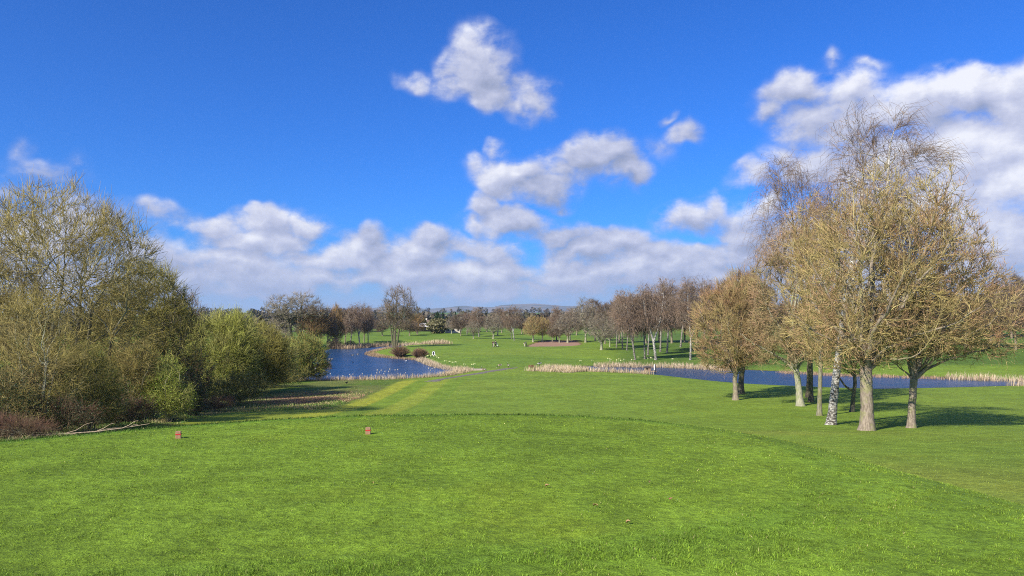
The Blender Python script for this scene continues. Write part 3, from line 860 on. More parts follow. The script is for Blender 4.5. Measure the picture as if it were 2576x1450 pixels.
# ---------------------------------------------------------------- the grove on the right
def px2m(d): return d/FPX
def ell(base, px, py, rx, ry, dy=0, w=None, depth=None):
    """crown ellipsoid given by its outline in the photo, at the tree's own distance"""
    Y = base.y+dy; s = Y/FPX
    e = ((px-CX)*s-base.x, dy, EYE+(HY-py)*s-base.z, rx*s, (depth if depth else rx*s*.95), ry*s)
    return e+((w,) if w else ())
G_R = 'trees of the grove beside the pond'
def right_grove():
    # the stout tree nearest the tee
    b = at(2180, 1083, 30.0)
    tree('broadleaf_tree', b, 'stout bare tree with the thickest trunk, nearest the tee, forking low into yellow-green limbs', 'tree', G_R, 21,
         [([(0, 0, -.15), (.02, 0, 1.2), (-.02, 0, 2.6), (-.05, .05, 3.3)], [.36, .32, .31, .33])],
         [ell(b, 2190, 700, 165, 220), ell(b, 2120, 885, 95, 48), ell(b, 2245, 880, 85, 45), ell(b, 2110, 820, 130, 90), ell(b, 2300, 610, 130, 170, .5), ell(b, 2300, 800, 150, 100), ell(b, 2190, 490, 85, 90), ell(b, 2370, 520, 65, 120), ell(b, 2100, 640, 70, 120)],
         BK_LIME, TW_LIME2, leaves=(13000, .045, LF_BUD, 'buds', None), limbs=26, n2=320, n3=2000, n4=8500, n5=11000, twig=(.25, .75), tr=.011, spread=.9, up=.55, kink=.055, limb_r=.5, limbup=.7, lr_min=.075, low=1)
    # its neighbour to the right
    b = at(2292, 1077, 30.0)
    tree('broadleaf_tree', b, 'bare tree with a straight grey trunk and low wide boughs, rightmost of the grove', 'tree', G_R, 22,
         [([(0, 0, -.15), (.03, 0, 1.1), (.12, 0, 2.4), (.15, 0, 2.7)], [.235, .20, .19, .20])],
         [ell(b, 2390, 870, 130, 40), ell(b, 2430, 720, 100, 85), ell(b, 2370, 780, 185, 110), ell(b, 2440, 850, 120, 60), ell(b, 2330, 640, 150, 130), ell(b, 2270, 860, 110, 60), ell(b, 2410, 690, 110, 90)],
         BK_LIME, TW_LIME, leaves=(9000, .045, LF_BUD, 'buds', None), limbs=18, n2=260, n3=1500, n4=6500, n5=9000, twig=(.25, .75), tr=.011, spread=.9, up=.35, kink=.055, limbup=.3, lr_min=.045)
    # leaning birch
    b = at(2090, 1069, 30.0)
    s = b.y/FPX
    tree('birch_tree', b, 'tall leaning birch with flaking black and white bark, left of the thickest trunk', 'birch', G_R, 23,
         [([(0, 0, -.15), (.22, 0, 2.0), (.55, .1, 4.5), (1.1, .2, 8.2), (1.9, .2, 12.2), (2.0, .2, 15.3)], [.27, .23, .20, .17, .11, .05]),
          ([(1.0, .2, 7.6), (2.0, .1, 10.4), (3.3, -.1, 13.6), (3.5, 0, 16.6), (3.8, 0, 17.6)], [.14, .11, .09, .05, .02])],
         [ell(b, 2150, 375, 55, 95), ell(b, 2245, 360, 62, 90), ell(b, 2325, 430, 60, 75), ell(b, 2180, 520, 110, 110), ell(b, 2270, 600, 90, 110)],
         BK_BIRCH, TW_BIRCH, limbs=11, n2=90, n3=420, n4=3400, twig=(.5, 1.5), tr=.0075, droop=.75, up=.35, leader=True, limb_from=.5, wind=(.35, 0, 0), limbup=.6, kink=.055)
    # far slim birch at the left of the grove
    b = at(2040, 1012, 30.0)
    tree('birch_tree', b, 'slim dark birch at the back whose weeping crown tops the left side of the grove', 'birch', G_R, 24,
         [([(0, 0, -.15), (-.05, 0, 5), (-.7, 0, 10), (-1.6, 0, 15.5), (-1.9, 0, 19.5)], [.24, .2, .17, .11, .03])],
         [ell(b, 1975, 450, 45, 60), ell(b, 1955, 560, 42, 110), ell(b, 2010, 520, 60, 100), ell(b, 1940, 640, 38, 80)],
         BK_DARK, TW_BIRCH, limbs=14, n2=90, n3=340, n4=2000, twig=(.7, 2.0), tr=.0095, droop=.95, up=.3, leader=True, limb_from=.45, limbup=.5, kink=.055)
    # round headed tree over the water, left of the birch
    b = at(2014, 1022, 30.0)
    tree('broadleaf_tree', b, 'reddish round-headed bare tree with a curved pale trunk, second trunk clump from the left', 'tree', G_R, 25,
         [([(0, 0, -.15), (-.15, 0, 1.4), (-.35, 0, 2.9), (-.45, 0, 3.3)], [.34, .28, .26, .27])],
         [ell(b, 1985, 885, 85, 48), ell(b, 2070, 560, 70, 90), ell(b, 1990, 745, 105, 165), ell(b, 1930, 850, 62, 72), ell(b, 2040, 610, 80, 110), ell(b, 2040, 835, 80, 85), ell(b, 1955, 700, 65, 80)],
         BK_PALE, TW_RED, limbs=18, leaves=(8000, .06, LF_BUD, 'buds', None), n2=240, n3=1600, n4=10000, n5=9000, twig=(.3, .9), tr=.014, spread=1.0, up=.4, kink=.055, limbup=.4, lr_min=.06)
    # the small pair by the shore
    b = at(1851, 1007, 30.0)
    tree('broadleaf_tree', b, 'small round rusty-budded tree, the front one of the pair left of the grove', 'tree', G_R, 26,
         [([(0, 0, -.15), (-.05, 0, 1.5), (-.12, 0, 2.3), (0, 0, 2.6)], [.30, .24, .23, .22])],
         [ell(b, 1815, 830, 78, 110), ell(b, 1850, 740, 60, 45), ell(b, 1870, 860, 55, 70)],
         BK_LIME, TW_LIME, limbs=18, n2=150, n3=900, n4=9000, n5=3000, twig=(.35, 1.1), tr=.012, up=.5, kink=.07, limbup=.6, lr_min=.06, shell=.7)
    b = at(1864, 991, 30.0)
    tree('broadleaf_tree', b, 'dark-trunked rusty-budded tree, the rear one of the pair left of the grove', 'tree', G_R, 27,
         [([(0, 0, -.15), (.0, 0, 1.5), (.2, 0, 3.0), (.25, 0, 3.6)], [.36, .30, .28, .26])],
         [ell(b, 1880, 790, 62, 100), ell(b, 1870, 715, 42, 40), ell(b, 1905, 870, 40, 50)],
         BK_DARK, TW_RED, limbs=14, n2=120, n3=800, n4=9000, n5=3000, twig=(.4, 1.2), tr=.013, up=.5, kink=.07, limbup=.6, lr_min=.06)
    # thinner stems inside the grove
    b = at(2061, 1046, 30.0)
    tree('broadleaf_tree', b, 'thin straight tree between the leaning birch and the curved pale trunk', 'tree', G_R, 28,
         [([(0, 0, -.15), (.05, 0, 2), (.1, 0, 4.0), (.15, 0, 5)], [.19, .15, .14, .12])],
         [ell(b, 2065, 720, 85, 150), ell(b, 2090, 830, 70, 70), ell(b, 2050, 590, 60, 80)],
         BK_ASH, TW_LIME2, limbs=12, n2=90, n3=500, n4=4000, n5=2500, twig=(.35, 1.0), tr=.0105, up=.45, kink=.055, limbup=.45, lr_min=.04)
    b = at(2143, 1037, 30.0)
    tree('broadleaf_tree', b, 'low crooked dark tree in the shade behind the stoutest trunk', 'tree', G_R, 29,
         [([(0, 0, -.15), (.1, 0, 1.2), (.25, 0, 2.2), (.2, 0, 3.2)], [.19, .15, .14, .11]),
          ([(.2, 0, 1.6), (-.5, 0, 2.0), (-1.2, 0, 3.0), (-1.3, 0, 4.0)], [.08, .07, .06, .04])],
         [ell(b, 2150, 840, 110, 100), ell(b, 2110, 760, 80, 80)],
         BK_DARK, TW_OLIVE, limbs=8, n2=80, n3=500, n4=5000, twig=(.35, 1.0), tr=.009, up=.3, kink=.12, lr_min=.04)
    b = at(2034, 1000, 30.0)
    tree('broadleaf_tree', b, 'bare tree with shaded dark trunk standing by the water behind the curved pale trunk', 'tree', G_R, 30,
         [([(0, 0, -.15), (.05, 0, 2), (.1, 0, 4.5), (.1, 0, 6)], [.30, .25, .22, .18])],
         [ell(b, 2080, 700, 100, 150), ell(b, 2060, 820, 90, 70)],
         BK_DARK, TW_RED, limbs=10, n2=90, n3=450, n4=3500, twig=(.4, 1.2), tr=.012, up=.4, kink=.055, lr_min=.05)
right_grove()
# ---------------------------------------------------------------- hedge and thicket on the left
G_L = 'trees and shrubs of the thicket left of the tee'
def stems(rng, n, H, spread, r, curve=.5):
    out = []
    for i in range(n):
        a = rng.rand()*2*math.pi; q = rng.rand()**.6*spread
        o = rng.rand()*spread*.25
        x0, y0 = math.cos(a)*o, math.sin(a)*o; x1, y1 = math.cos(a)*q, math.sin(a)*q
        h = H*(.75+.35*rng.rand())
        out.append(([(x0, y0, -.1), (x0+(x1-x0)*.25*curve, y0+(y1-y0)*.25*curve, h*.35), (x0+(x1-x0)*.7, y0+(y1-y0)*.7, h*.7), (x1, y1, h)], [r, r*.8, r*.6, r*.35]))
    return out
def shrub(b, label, seed, ells, nst, H, spread, twm, bark=None, r=.05, leaves=None, name='shrub', cat='shrub', loc=None, group=G_L, **kw):
    rng = np.random.RandomState(seed+500)
    d = dict(limbs=3, n2=120, n3=800, n4=7000, n5=3000, twig=(.3, .9), tr=.009, up=.4, kink=.07, leader=True, limb_from=.25, lr_min=.02, sides0=5, limbup=.5)
    d.update(kw)
    env = [ell(b, *e) for e in ells]
    return tree(name, b, label, cat, group, seed, stems(rng, nst, H, spread, r), env, bark or BK_ASH, twm, leaves=leaves, **d)
def thicket():
    # the big many-stemmed tree
    b = at(150, 1062, 19.0)
    rng = np.random.RandomState(4)
    st = []
    for i, (dx, top) in enumerate([(-5.5, 7.0), (-3.4, 8.5), (-1.6, 8.4), (0, 9.2), (1.6, 8.6), (3.4, 7.2), (4.8, 5.6)]):
        st.append(([(dx*.10, rng.randn()*.3, -.2), (dx*.22, rng.randn()*.4, top*.30), (dx*.5, rng.randn()*.8, top*.62), (dx*.85, rng.randn()*1.2, top)], [.20, .165, .13, .07]))
    tree('broadleaf_tree', b, 'biggest bare tree of the left thicket, many grey stems fanning up against the sky', 'tree', G_L, 41, st,
         [ell(b, 130, 700, 225, 225), ell(b, 270, 690, 130, 150), ell(b, 30, 640, 120, 150), ell(b, 200, 850, 200, 120), ell(b, -40, 800, 120, 160), ell(b, 160, 560, 140, 100), ell(b, 290, 630, 95, 110)],
         BK_ASH, TW_ASH, limbs=6, n2=450, n3=3000, n4=12500, n5=4000, twig=(.45, 1.3), tr=.0105, spread=.55, up=.45, kink=.05, leader=True, limb_from=.3, lr_min=.05, limbup=.5, shell=.6)
    b = at(-60, 1060, 19.0)
    tree('broadleaf_tree', b, 'bare tree behind the biggest one, cut by the left edge of the photo', 'tree', G_L, 42,
         stems(np.random.RandomState(6), 4, 8, 2.5, .16), [ell(b, -60, 720, 170, 190), ell(b, 10, 850, 150, 110)],
         BK_ASH, TW_ASH, limbs=7, n2=130, n3=900, n4=6000, n5=3000, twig=(.35, 1.0), tr=.011, up=.45, leader=True, limb_from=.35, lr_min=.05)
    # second tree stepping down to the right
    b = at(400, 1030, 19.0)
    tree('broadleaf_tree', b, 'olive twiggy tree just right of the biggest bare tree, its dome a step lower', 'tree', G_L, 43,
         stems(np.random.RandomState(7), 5, 8, 3, .17), [ell(b, 360, 800, 115, 140), ell(b, 300, 860, 110, 110), ell(b, 430, 860, 80, 110), ell(b, 370, 720, 80, 75)],
         BK_DARK, TW_OLIVE, limbs=7, n2=200, n3=1500, n4=12000, n5=4000, twig=(.4, 1.1), tr=.013, up=.3, leader=True, limb_from=.3, lr_min=.05)
    b = at(490, 1005, 19.0)
    tree('broadleaf_tree', b, 'dark feathery tree at the right shoulder of the thicket above the yellow-green bushes', 'tree', G_L, 44,
         stems(np.random.RandomState(8), 4, 8.5, 2.5, .15), [ell(b, 465, 790, 48, 60), ell(b, 440, 850, 70, 90), ell(b, 500, 830, 30, 50)],
         BK_DARK, TW_BROWN, limbs=6, n2=100, n3=700, n4=5500, twig=(.4, 1.2), tr=.014, up=.35, leader=True, limb_from=.4, lr_min=.05, leaves=(3500, .10, LF_DEEP, 'leaf_cover', None))
    # yellow-green bushes in the middle distance
    b = at(545, 1006, 19.0)
    shrub(b, 'large yellow-green bush with upright shoots, directly right of the dark feathery tree', 45,
          [(545, 895, 85, 105), (600, 870, 60, 80), (500, 930, 60, 70), (570, 820, 45, 35)], 12, 5.5, 3.2, TW_GREEN, n2=200, n3=1500, n4=12000, n5=6000, tr=.013, twig=(.4, 1.2), up=.5,
          leaves=(6000, .055, LF_HAW, 'leaf_buds', None))
    b = at(640, 990, 19.0)
    shrub(b, 'dull green bush between the large yellow-green bush and the dark rounded one', 46,
          [(655, 890, 65, 75), (690, 910, 50, 60), (620, 920, 50, 60)], 10, 5, 3, TW_OLIVE, n2=150, n3=1100, n4=9000, n5=3000, tr=.015, twig=(.4, 1.2),
          leaves=(3000, .06, LF_HAW, 'leaf_buds', None))
    b = at(765, 957, 19.0)
    shrub(b, 'rounded dark green bush at the water, the last of the thicket', 47,
          [(765, 893, 58, 52), (735, 905, 45, 45), (790, 915, 38, 40), (760, 935, 55, 25)], 10, 4.8, 3, TW_OLIVE, n2=120, n3=900, n4=7000, n5=0, tr=.018, twig=(.4, 1.2),
          leaves=(15000, .13, LF_DEEP, 'foliage', None))
    b = at(715, 962, 19.0)
    shrub(b, 'twiggy brown-green bush just left of the rounded dark green one', 48,
          [(700, 905, 42, 45), (680, 930, 40, 35)], 8, 4, 2.4, TW_GREEN, n2=90, n3=600, n4=5000, tr=.017, twig=(.4, 1.2))
    b = at(822, 946, 19.0)
    shrub(b, 'small russet bush overhanging the water at the end of the thicket', 49,
          [(818, 925, 17, 16), (800, 935, 22, 14)], 8, 1.2, 1.2, TW_BROWN, n2=50, n3=300, n4=2500, n5=0, tr=.016, twig=(.2, .6))
    # front row, nearest the tee
    b = at(415, 1052, 19.0)
    b = Vector((b.x*(b.y-4)/b.y+.1, b.y-4, 0)); b.z = gz1(b.x, b.y)
    shrub(b, 'bright lime-green bush with fresh leaves, standing forward in the front row', 50,
          [(410, 990, 52, 58), (450, 1005, 38, 42), (370, 1005, 42, 45), (425, 930, 32, 34)], 9, 2.7, 1.3, TW_GREEN, r=.03, n2=110, n3=700, n4=5000, n5=4000, tr=.007, twig=(.2, .6),
          leaves=(12000, .05, LF_HAW, 'foliage', None))
    b = at(476, 1046, 19.0)
    shrub(b, 'dark ivy-clad stump bush beside the bright lime-green bush', 51,
          [(474, 985, 30, 52), (490, 1010, 26, 32)], 5, 2.0, .7, TW_BROWN, r=.05, n2=50, n3=250, n4=1200, n5=0, tr=.008, twig=(.2, .5),
          leaves=(7000, .075, LF_IVY, 'foliage', None))
    b = at(330, 1062, 19.0)
    shrub(b, 'brown-stemmed bush with pale tips immediately left of the lime-green bush', 52,
          [(315, 960, 70, 80), (350, 920, 50, 50), (280, 1010, 50, 50)], 9, 3.0, 1.8, TW_ASH, r=.035, n2=120, n3=800, n4=5500, n5=3500, tr=.0075, twig=(.25, .8),
          leaves=(3000, .05, LF_DEEP, 'leaf_cover', None))
    b = at(225, 1084, 19.0)
    shrub(b, 'olive bush with arching twigs over dark ivy, left of centre in the front row', 53,
          [(220, 970, 75, 75), (170, 1020, 50, 50), (260, 1020, 55, 50), (210, 910, 50, 40)], 9, 2.4, 1.5, TW_OLIVE, r=.03, n2=120, n3=800, n4=5500, n5=3500, tr=.0065, twig=(.25, .7),
          leaves=(7000, .055, LF_IVY, 'leaf_cover', 1.7))
    b = at(95, 1092, 19.0)
    shrub(b, 'pale-branched bush with bare forked limbs in front of the biggest tree', 54,
          [(90, 850, 100, 120), (60, 960, 80, 80), (150, 930, 70, 80)], 8, 3.6, 1.7, TW_ASH, bark=BK_PALE, r=.045, n2=90, n3=450, n4=2600, n5=1600, tr=.007, twig=(.3, .9))
    b = at(30, 1098, 19.0)
    shrub(b, 'dark ivy thicket with thin bare shoots at the left edge', 55,
          [(20, 1010, 70, 70), (70, 1030, 50, 45), (-50, 990, 70, 90)], 8, 1.6, 1.5, TW_ASH, r=.025, n2=90, n3=500, n4=3000, n5=2500, tr=.006, twig=(.2, .7),
          leaves=(14000, .05, LF_IVY, 'foliage', None))
    b = at(140, 1094, 19.0)
    shrub(b, 'low dark ivy mound under the pale-branched bush', 56,
          [(140, 1045, 60, 38), (200, 1050, 50, 30)], 6, .9, 1.2, TW_BRAMBLE, r=.02, n2=60, n3=300, n4=1800, n5=1500, tr=.005, twig=(.2, .6),
          leaves=(9000, .045, LF_IVY, 'foliage', None))
    b = at(290, 1074, 19.0)
    shrub(b, 'low tangle of dark leaves under the olive arching bush', 57,
          [(290, 1035, 55, 32), (350, 1035, 40, 25)], 6, .9, 1.2, TW_BRAMBLE, r=.02, n2=60, n3=300, n4=1800, n5=1500, tr=.006, twig=(.2, .6),
          leaves=(8000, .05, LF_IVY, 'foliage', None))
    b = at(45, 1106, 19.0)
    shrub(b, 'rust-red bramble patch at the lower left edge of the thicket', 58,
          [(40, 1078, 60, 24), (100, 1082, 40, 16), (-10, 1075, 40, 26)], 14, .55, 1.0, TW_BRAMBLE, r=.008, n2=80, n3=500, n4=2600, n5=1500, tr=.004, twig=(.15, .5))
    b = at(510, 1036, 19.0)
    shrub(b, 'rusty bramble patch right of the ivy-clad stump bush', 59,
          [(520, 1020, 40, 16), (560, 1012, 36, 14)], 10, .6, 1.0, TW_BRAMBLE, r=.008, n2=60, n3=350, n4=2000, n5=0, tr=.006, twig=(.15, .5))
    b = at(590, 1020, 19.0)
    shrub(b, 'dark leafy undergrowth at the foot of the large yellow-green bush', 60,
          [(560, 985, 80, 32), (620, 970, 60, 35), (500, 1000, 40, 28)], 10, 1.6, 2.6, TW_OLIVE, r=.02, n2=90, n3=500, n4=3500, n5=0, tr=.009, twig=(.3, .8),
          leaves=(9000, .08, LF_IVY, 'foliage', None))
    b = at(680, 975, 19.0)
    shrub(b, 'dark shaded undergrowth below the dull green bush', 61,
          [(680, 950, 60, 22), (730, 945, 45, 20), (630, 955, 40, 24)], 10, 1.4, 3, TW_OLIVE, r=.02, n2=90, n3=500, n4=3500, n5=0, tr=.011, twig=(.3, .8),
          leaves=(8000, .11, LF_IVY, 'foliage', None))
    for i, (px, py, dz, lab) in enumerate([(180, 1066, 3.0, 'dark leaf mass added deep inside the thicket to darken it under the biggest tree'), (40, 1072, 3.0, 'dark leaf mass added to darken the thicket at the left edge'), (440, 1030, 2.8, 'dark leaf mass added to darken the gap between the lime-green bush and the large yellow-green one')]):  # leaf masses added to block backlight and stand in for the thicket's dark interior
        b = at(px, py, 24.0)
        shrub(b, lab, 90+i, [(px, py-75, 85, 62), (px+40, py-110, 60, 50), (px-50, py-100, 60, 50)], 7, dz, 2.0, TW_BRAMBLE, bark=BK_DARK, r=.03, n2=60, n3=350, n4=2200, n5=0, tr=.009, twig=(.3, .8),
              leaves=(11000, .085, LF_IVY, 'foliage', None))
    # bleached fallen bough on the grass edge
    b = at(150, 1100, 19.0)
    rng = np.random.RandomState(77)
    A = Acc()
    s = b.y/FPX
    def pp(px, py, dy=0): return np.array([(px-CX)*s-b.x+dy*.0, dy, EYE+(HY-py)*s-b.z])
    main = np.array([pp(0, 1112, -1.0), pp(80, 1102, -.5), pp(160, 1091, 0), pp(235, 1084, .2), pp(300, 1072, .3), pp(365, 1054, .4)])
    g = np.array([gz1(b.x+q[0], b.y+q[1])-b.z for q in main])
    main[:, 2] = g+np.array([.05, .10, .14, .25, .42, .62])
    A.add(rng, main[None], np.linspace(.040, .010, 6)[None], 6, .6)
    for (i, d) in [(1, (1.0, .1, .35)), (2, (1.2, .2, .50)), (2, (.8, -.3, .02)), (3, (1.0, .3, .12)), (3, (.9, -.1, .40)), (4, (.6, .2, .12)), (4, (.7, 0, .34)), (1, (1.4, -.4, .06))]:
        p = main[i]; d = np.array(d)
        q = np.stack([p, p+d*.4+rng.randn(3)*.03, p+d*.75+np.array([0, 0, .04]), p+d])
        A.add(rng, q[None], np.linspace(.018, .005, 4)[None], 5, .9)
    bm_ = bark_mat('bleached_wood', (.34, .25, .18), (.52, .42, .30))
    o = link('fallen_branch', A.mesh('fallen_branch', bm_), None, b)
    tag(o, 'bleached fallen branch lying on the grass at the foot of the thicket', 'branch')
thicket()
# ---------------------------------------------------------------- trees round the lake and across the fairway
PROTO = {}
def proto_def(kind):
    """unit trees 14 m tall, returned as growing recipes"""
    E = lambda *a: a
    if kind == 'birch':
        return dict(trunks=[([(0, 0, -.3), (.1, 0, 3.5), (.5, .1, 7.5), (.7, 0, 12.6)], [.21, .18, .13, .05]), ([(.25, 0, 4.6), (-.6, .2, 8.0), (-1.3, .2, 11.6)], [.12, .09, .03])],
                    env=[(.2, 0, 9.8, 1.9, 1.9, 3.6), (-.9, .3, 8.3, 1.7, 1.7, 3.2), (1.4, -.3, 8.6, 1.7, 1.7, 3.2), (.3, 0, 6.6, 2.4, 2.4, 2.2)], bark=BK_FARBIRCH, twm=TW_FARB,
                    kw=dict(limbs=7, n2=50, n3=260, n4=2300, twig=(.5, 1.5), tr=.018, droop=.7, leader=True, limb_from=.35, lr_min=.045, limbup=.6, sides0=6))
    if kind == 'birch2':
        return dict(trunks=[([(0, 0, -.3), (-.2, 0, 2.2), (-.4, .1, 4.0), (-1.5, 0, 7.5), (-2.0, 0, 12.2)], [.27, .23, .20, .13, .04]), ([(-.35, 0, 3.4), (.9, .2, 6.6), (1.5, .2, 9.4), (1.9, 0, 12.8)], [.19, .15, .11, .03])],
                    env=[(-1.9, 0, 9.4, 2.2, 2.2, 3.6), (1.7, .3, 9.8, 2.3, 2.2, 3.7), (0, -.3, 8.2, 3.4, 2.6, 2.6), (0, .5, 11.6, 1.6, 1.6, 2.2)], bark=BK_BIRCH, twm=TW_FARB,
                    kw=dict(limbs=8, n2=60, n3=320, n4=2600, twig=(.6, 1.6), tr=.018, droop=.8, leader=True, limb_from=.4, lr_min=.055, limbup=.5, sides0=6))
    if kind == 'lime':
        return dict(trunks=[([(0, 0, -.3), (0, 0, 1.6), (.1, 0, 3.4)], [.42, .34, .33])],
                    env=[(0, 0, 8.2, 5.2, 5.0, 4.6), (0, 0, 11.0, 3.2, 3.2, 2.8), (-1.5, 0, 6.2, 4.4, 4.4, 2.8)], bark=BK_PALE, twm=TW_LIME2,
                    kw=dict(limbs=14, n2=90, n3=450, n4=4200, twig=(.6, 1.6), tr=.024, up=.5, kink=.08, limbup=.55, lr_min=.09, sides0=6))
    if kind == 'grey':
        return dict(trunks=[([(0, 0, -.3), (0, 0, 1.8), (0, 0, 3.0)], [.40, .33, .32])],
                    env=[(0, 0, 8.0, 5.6, 5.2, 3.8), (0, 0, 11.2, 3.6, 3.4, 2.8), (-2.4, 0, 6.4, 3.4, 3.4, 2.2), (2.6, 0, 6.4, 3.4, 3.4, 2.2)], bark=BK_PALE, twm=TW_GREY,
                    kw=dict(limbs=15, n2=80, n3=380, n4=2600, twig=(.6, 1.6), tr=.024, up=.4, kink=.13, limbup=.35, lr_min=.11, sides0=6))
    if kind == 'brown':
        return dict(trunks=[([(0, 0, -.3), (.1, 0, 3.0), (.2, 0, 7.0), (.2, 0, 12.4)], [.26, .22, .16, .04])],
                    env=[(0, 0, 9.2, 3.3, 3.2, 4.8), (.6, 0, 6.4, 3.2, 3.2, 2.6), (-1.6, 0, 7.6, 2.4, 2.4, 3.0)], bark=BK_LIME, twm=TW_BROWN,
                    kw=dict(limbs=12, n2=90, n3=450, n4=4600, twig=(.5, 1.5), tr=.024, up=.4, leader=True, limb_from=.22, limbup=.5, lr_min=.05, sides0=6, droop=.2))
    if kind == 'orange':
        return dict(trunks=[([(0, 0, -.3), (-.2, 0, 3.0), (-.6, 0, 7.0), (-.9, 0, 12.0)], [.26, .22, .15, .04]), ([(.1, 0, .2), (.8, 0, 4), (1.3, 0, 8), (1.6, 0, 11.5)], [.2, .16, .11, .03])],
                    env=[(-.8, 0, 8.6, 2.6, 2.6, 5.2), (1.6, 0, 8.2, 2.6, 2.6, 4.8), (0, 0, 5.0, 3.6, 3.2, 3.2)], bark=BK_LIME, twm=TW_ORANGE,
                    kw=dict(limbs=9, n2=90, n3=450, n4=4600, twig=(.7, 1.8), tr=.024, up=.8, leader=True, limb_from=.15, limbup=.9, lr_min=.05, sides0=6, spread=.5))
    if kind == 'bush':
        return dict(trunks=stems(np.random.RandomState(3), 8, 6, 4.5, .14), env=[(0, 0, 6.5, 6.5, 6, 6.0), (3.5, 0, 4, 5, 5, 4), (-3.5, 0, 4.6, 5, 5, 4.4)], bark=BK_DARK, twm=TW_BROWN,
                    kw=dict(limbs=3, n2=70, n3=380, n4=3600, twig=(.8, 2.0), tr=.05, up=.5, leader=True, limb_from=.2, lr_min=.05, sides0=4))
    if kind == 'olivebush':
        d = proto_def('bush'); d['twm'] = TW_GREEN; return d
TW_ALDER = twig_mat('alder_twigs', (.22, .18, .11), (.30, .20, .12), (.24, .19, .12))
rngF = np.random.RandomState(99)
NAMES = {'birch': ('birch_tree', 'birch'), 'birch2': ('birch_tree', 'birch'), 'lime': ('broadleaf_tree', 'tree'), 'grey': ('broadleaf_tree', 'tree'),
         'brown': ('broadleaf_tree', 'tree'), 'orange': ('willow_tree', 'tree'), 'bush': ('shrub', 'shrub'), 'olivebush': ('shrub', 'shrub')}
WID = {'birch': 5.6, 'birch2': 8.2, 'lime': 10.6, 'grey': 11.6, 'brown': 7.2, 'orange': 7.8, 'bush': 16, 'olivebush': 16}
def far_tree(kind, px, py, top, wpx, label, group=None, rz=None, ymin=3.0):
    b = at(px, py, ymin)
    s = b.y/FPX
    H = (py-top)*s; wd = wpx*s
    key = kind
    if key not in PROTO:
        d = proto_def(kind)
        nm, cat = NAMES[kind]
        root = tree(nm, b, label, cat, group, 300+len(PROTO), d['trunks'], d['env'], d['bark'], d['twm'], **d['kw'])
        PROTO[key] = root
    else:
        root = copy_tree(PROTO[key])
        root.location = b
        root['label'] = label
        if 'group' in root: del root['group']
        if group: root['group'] = group
    k = wd/WID[kind]
    root.scale = (k, k, H/14.2)
    k2 = .06 if kind in ('birch', 'birch2', 'brown') else .015
    root.rotation_euler = (rngF.randn()*k2, rngF.randn()*k2, rz if rz is not None else rngF.rand()*6.28)
    return root

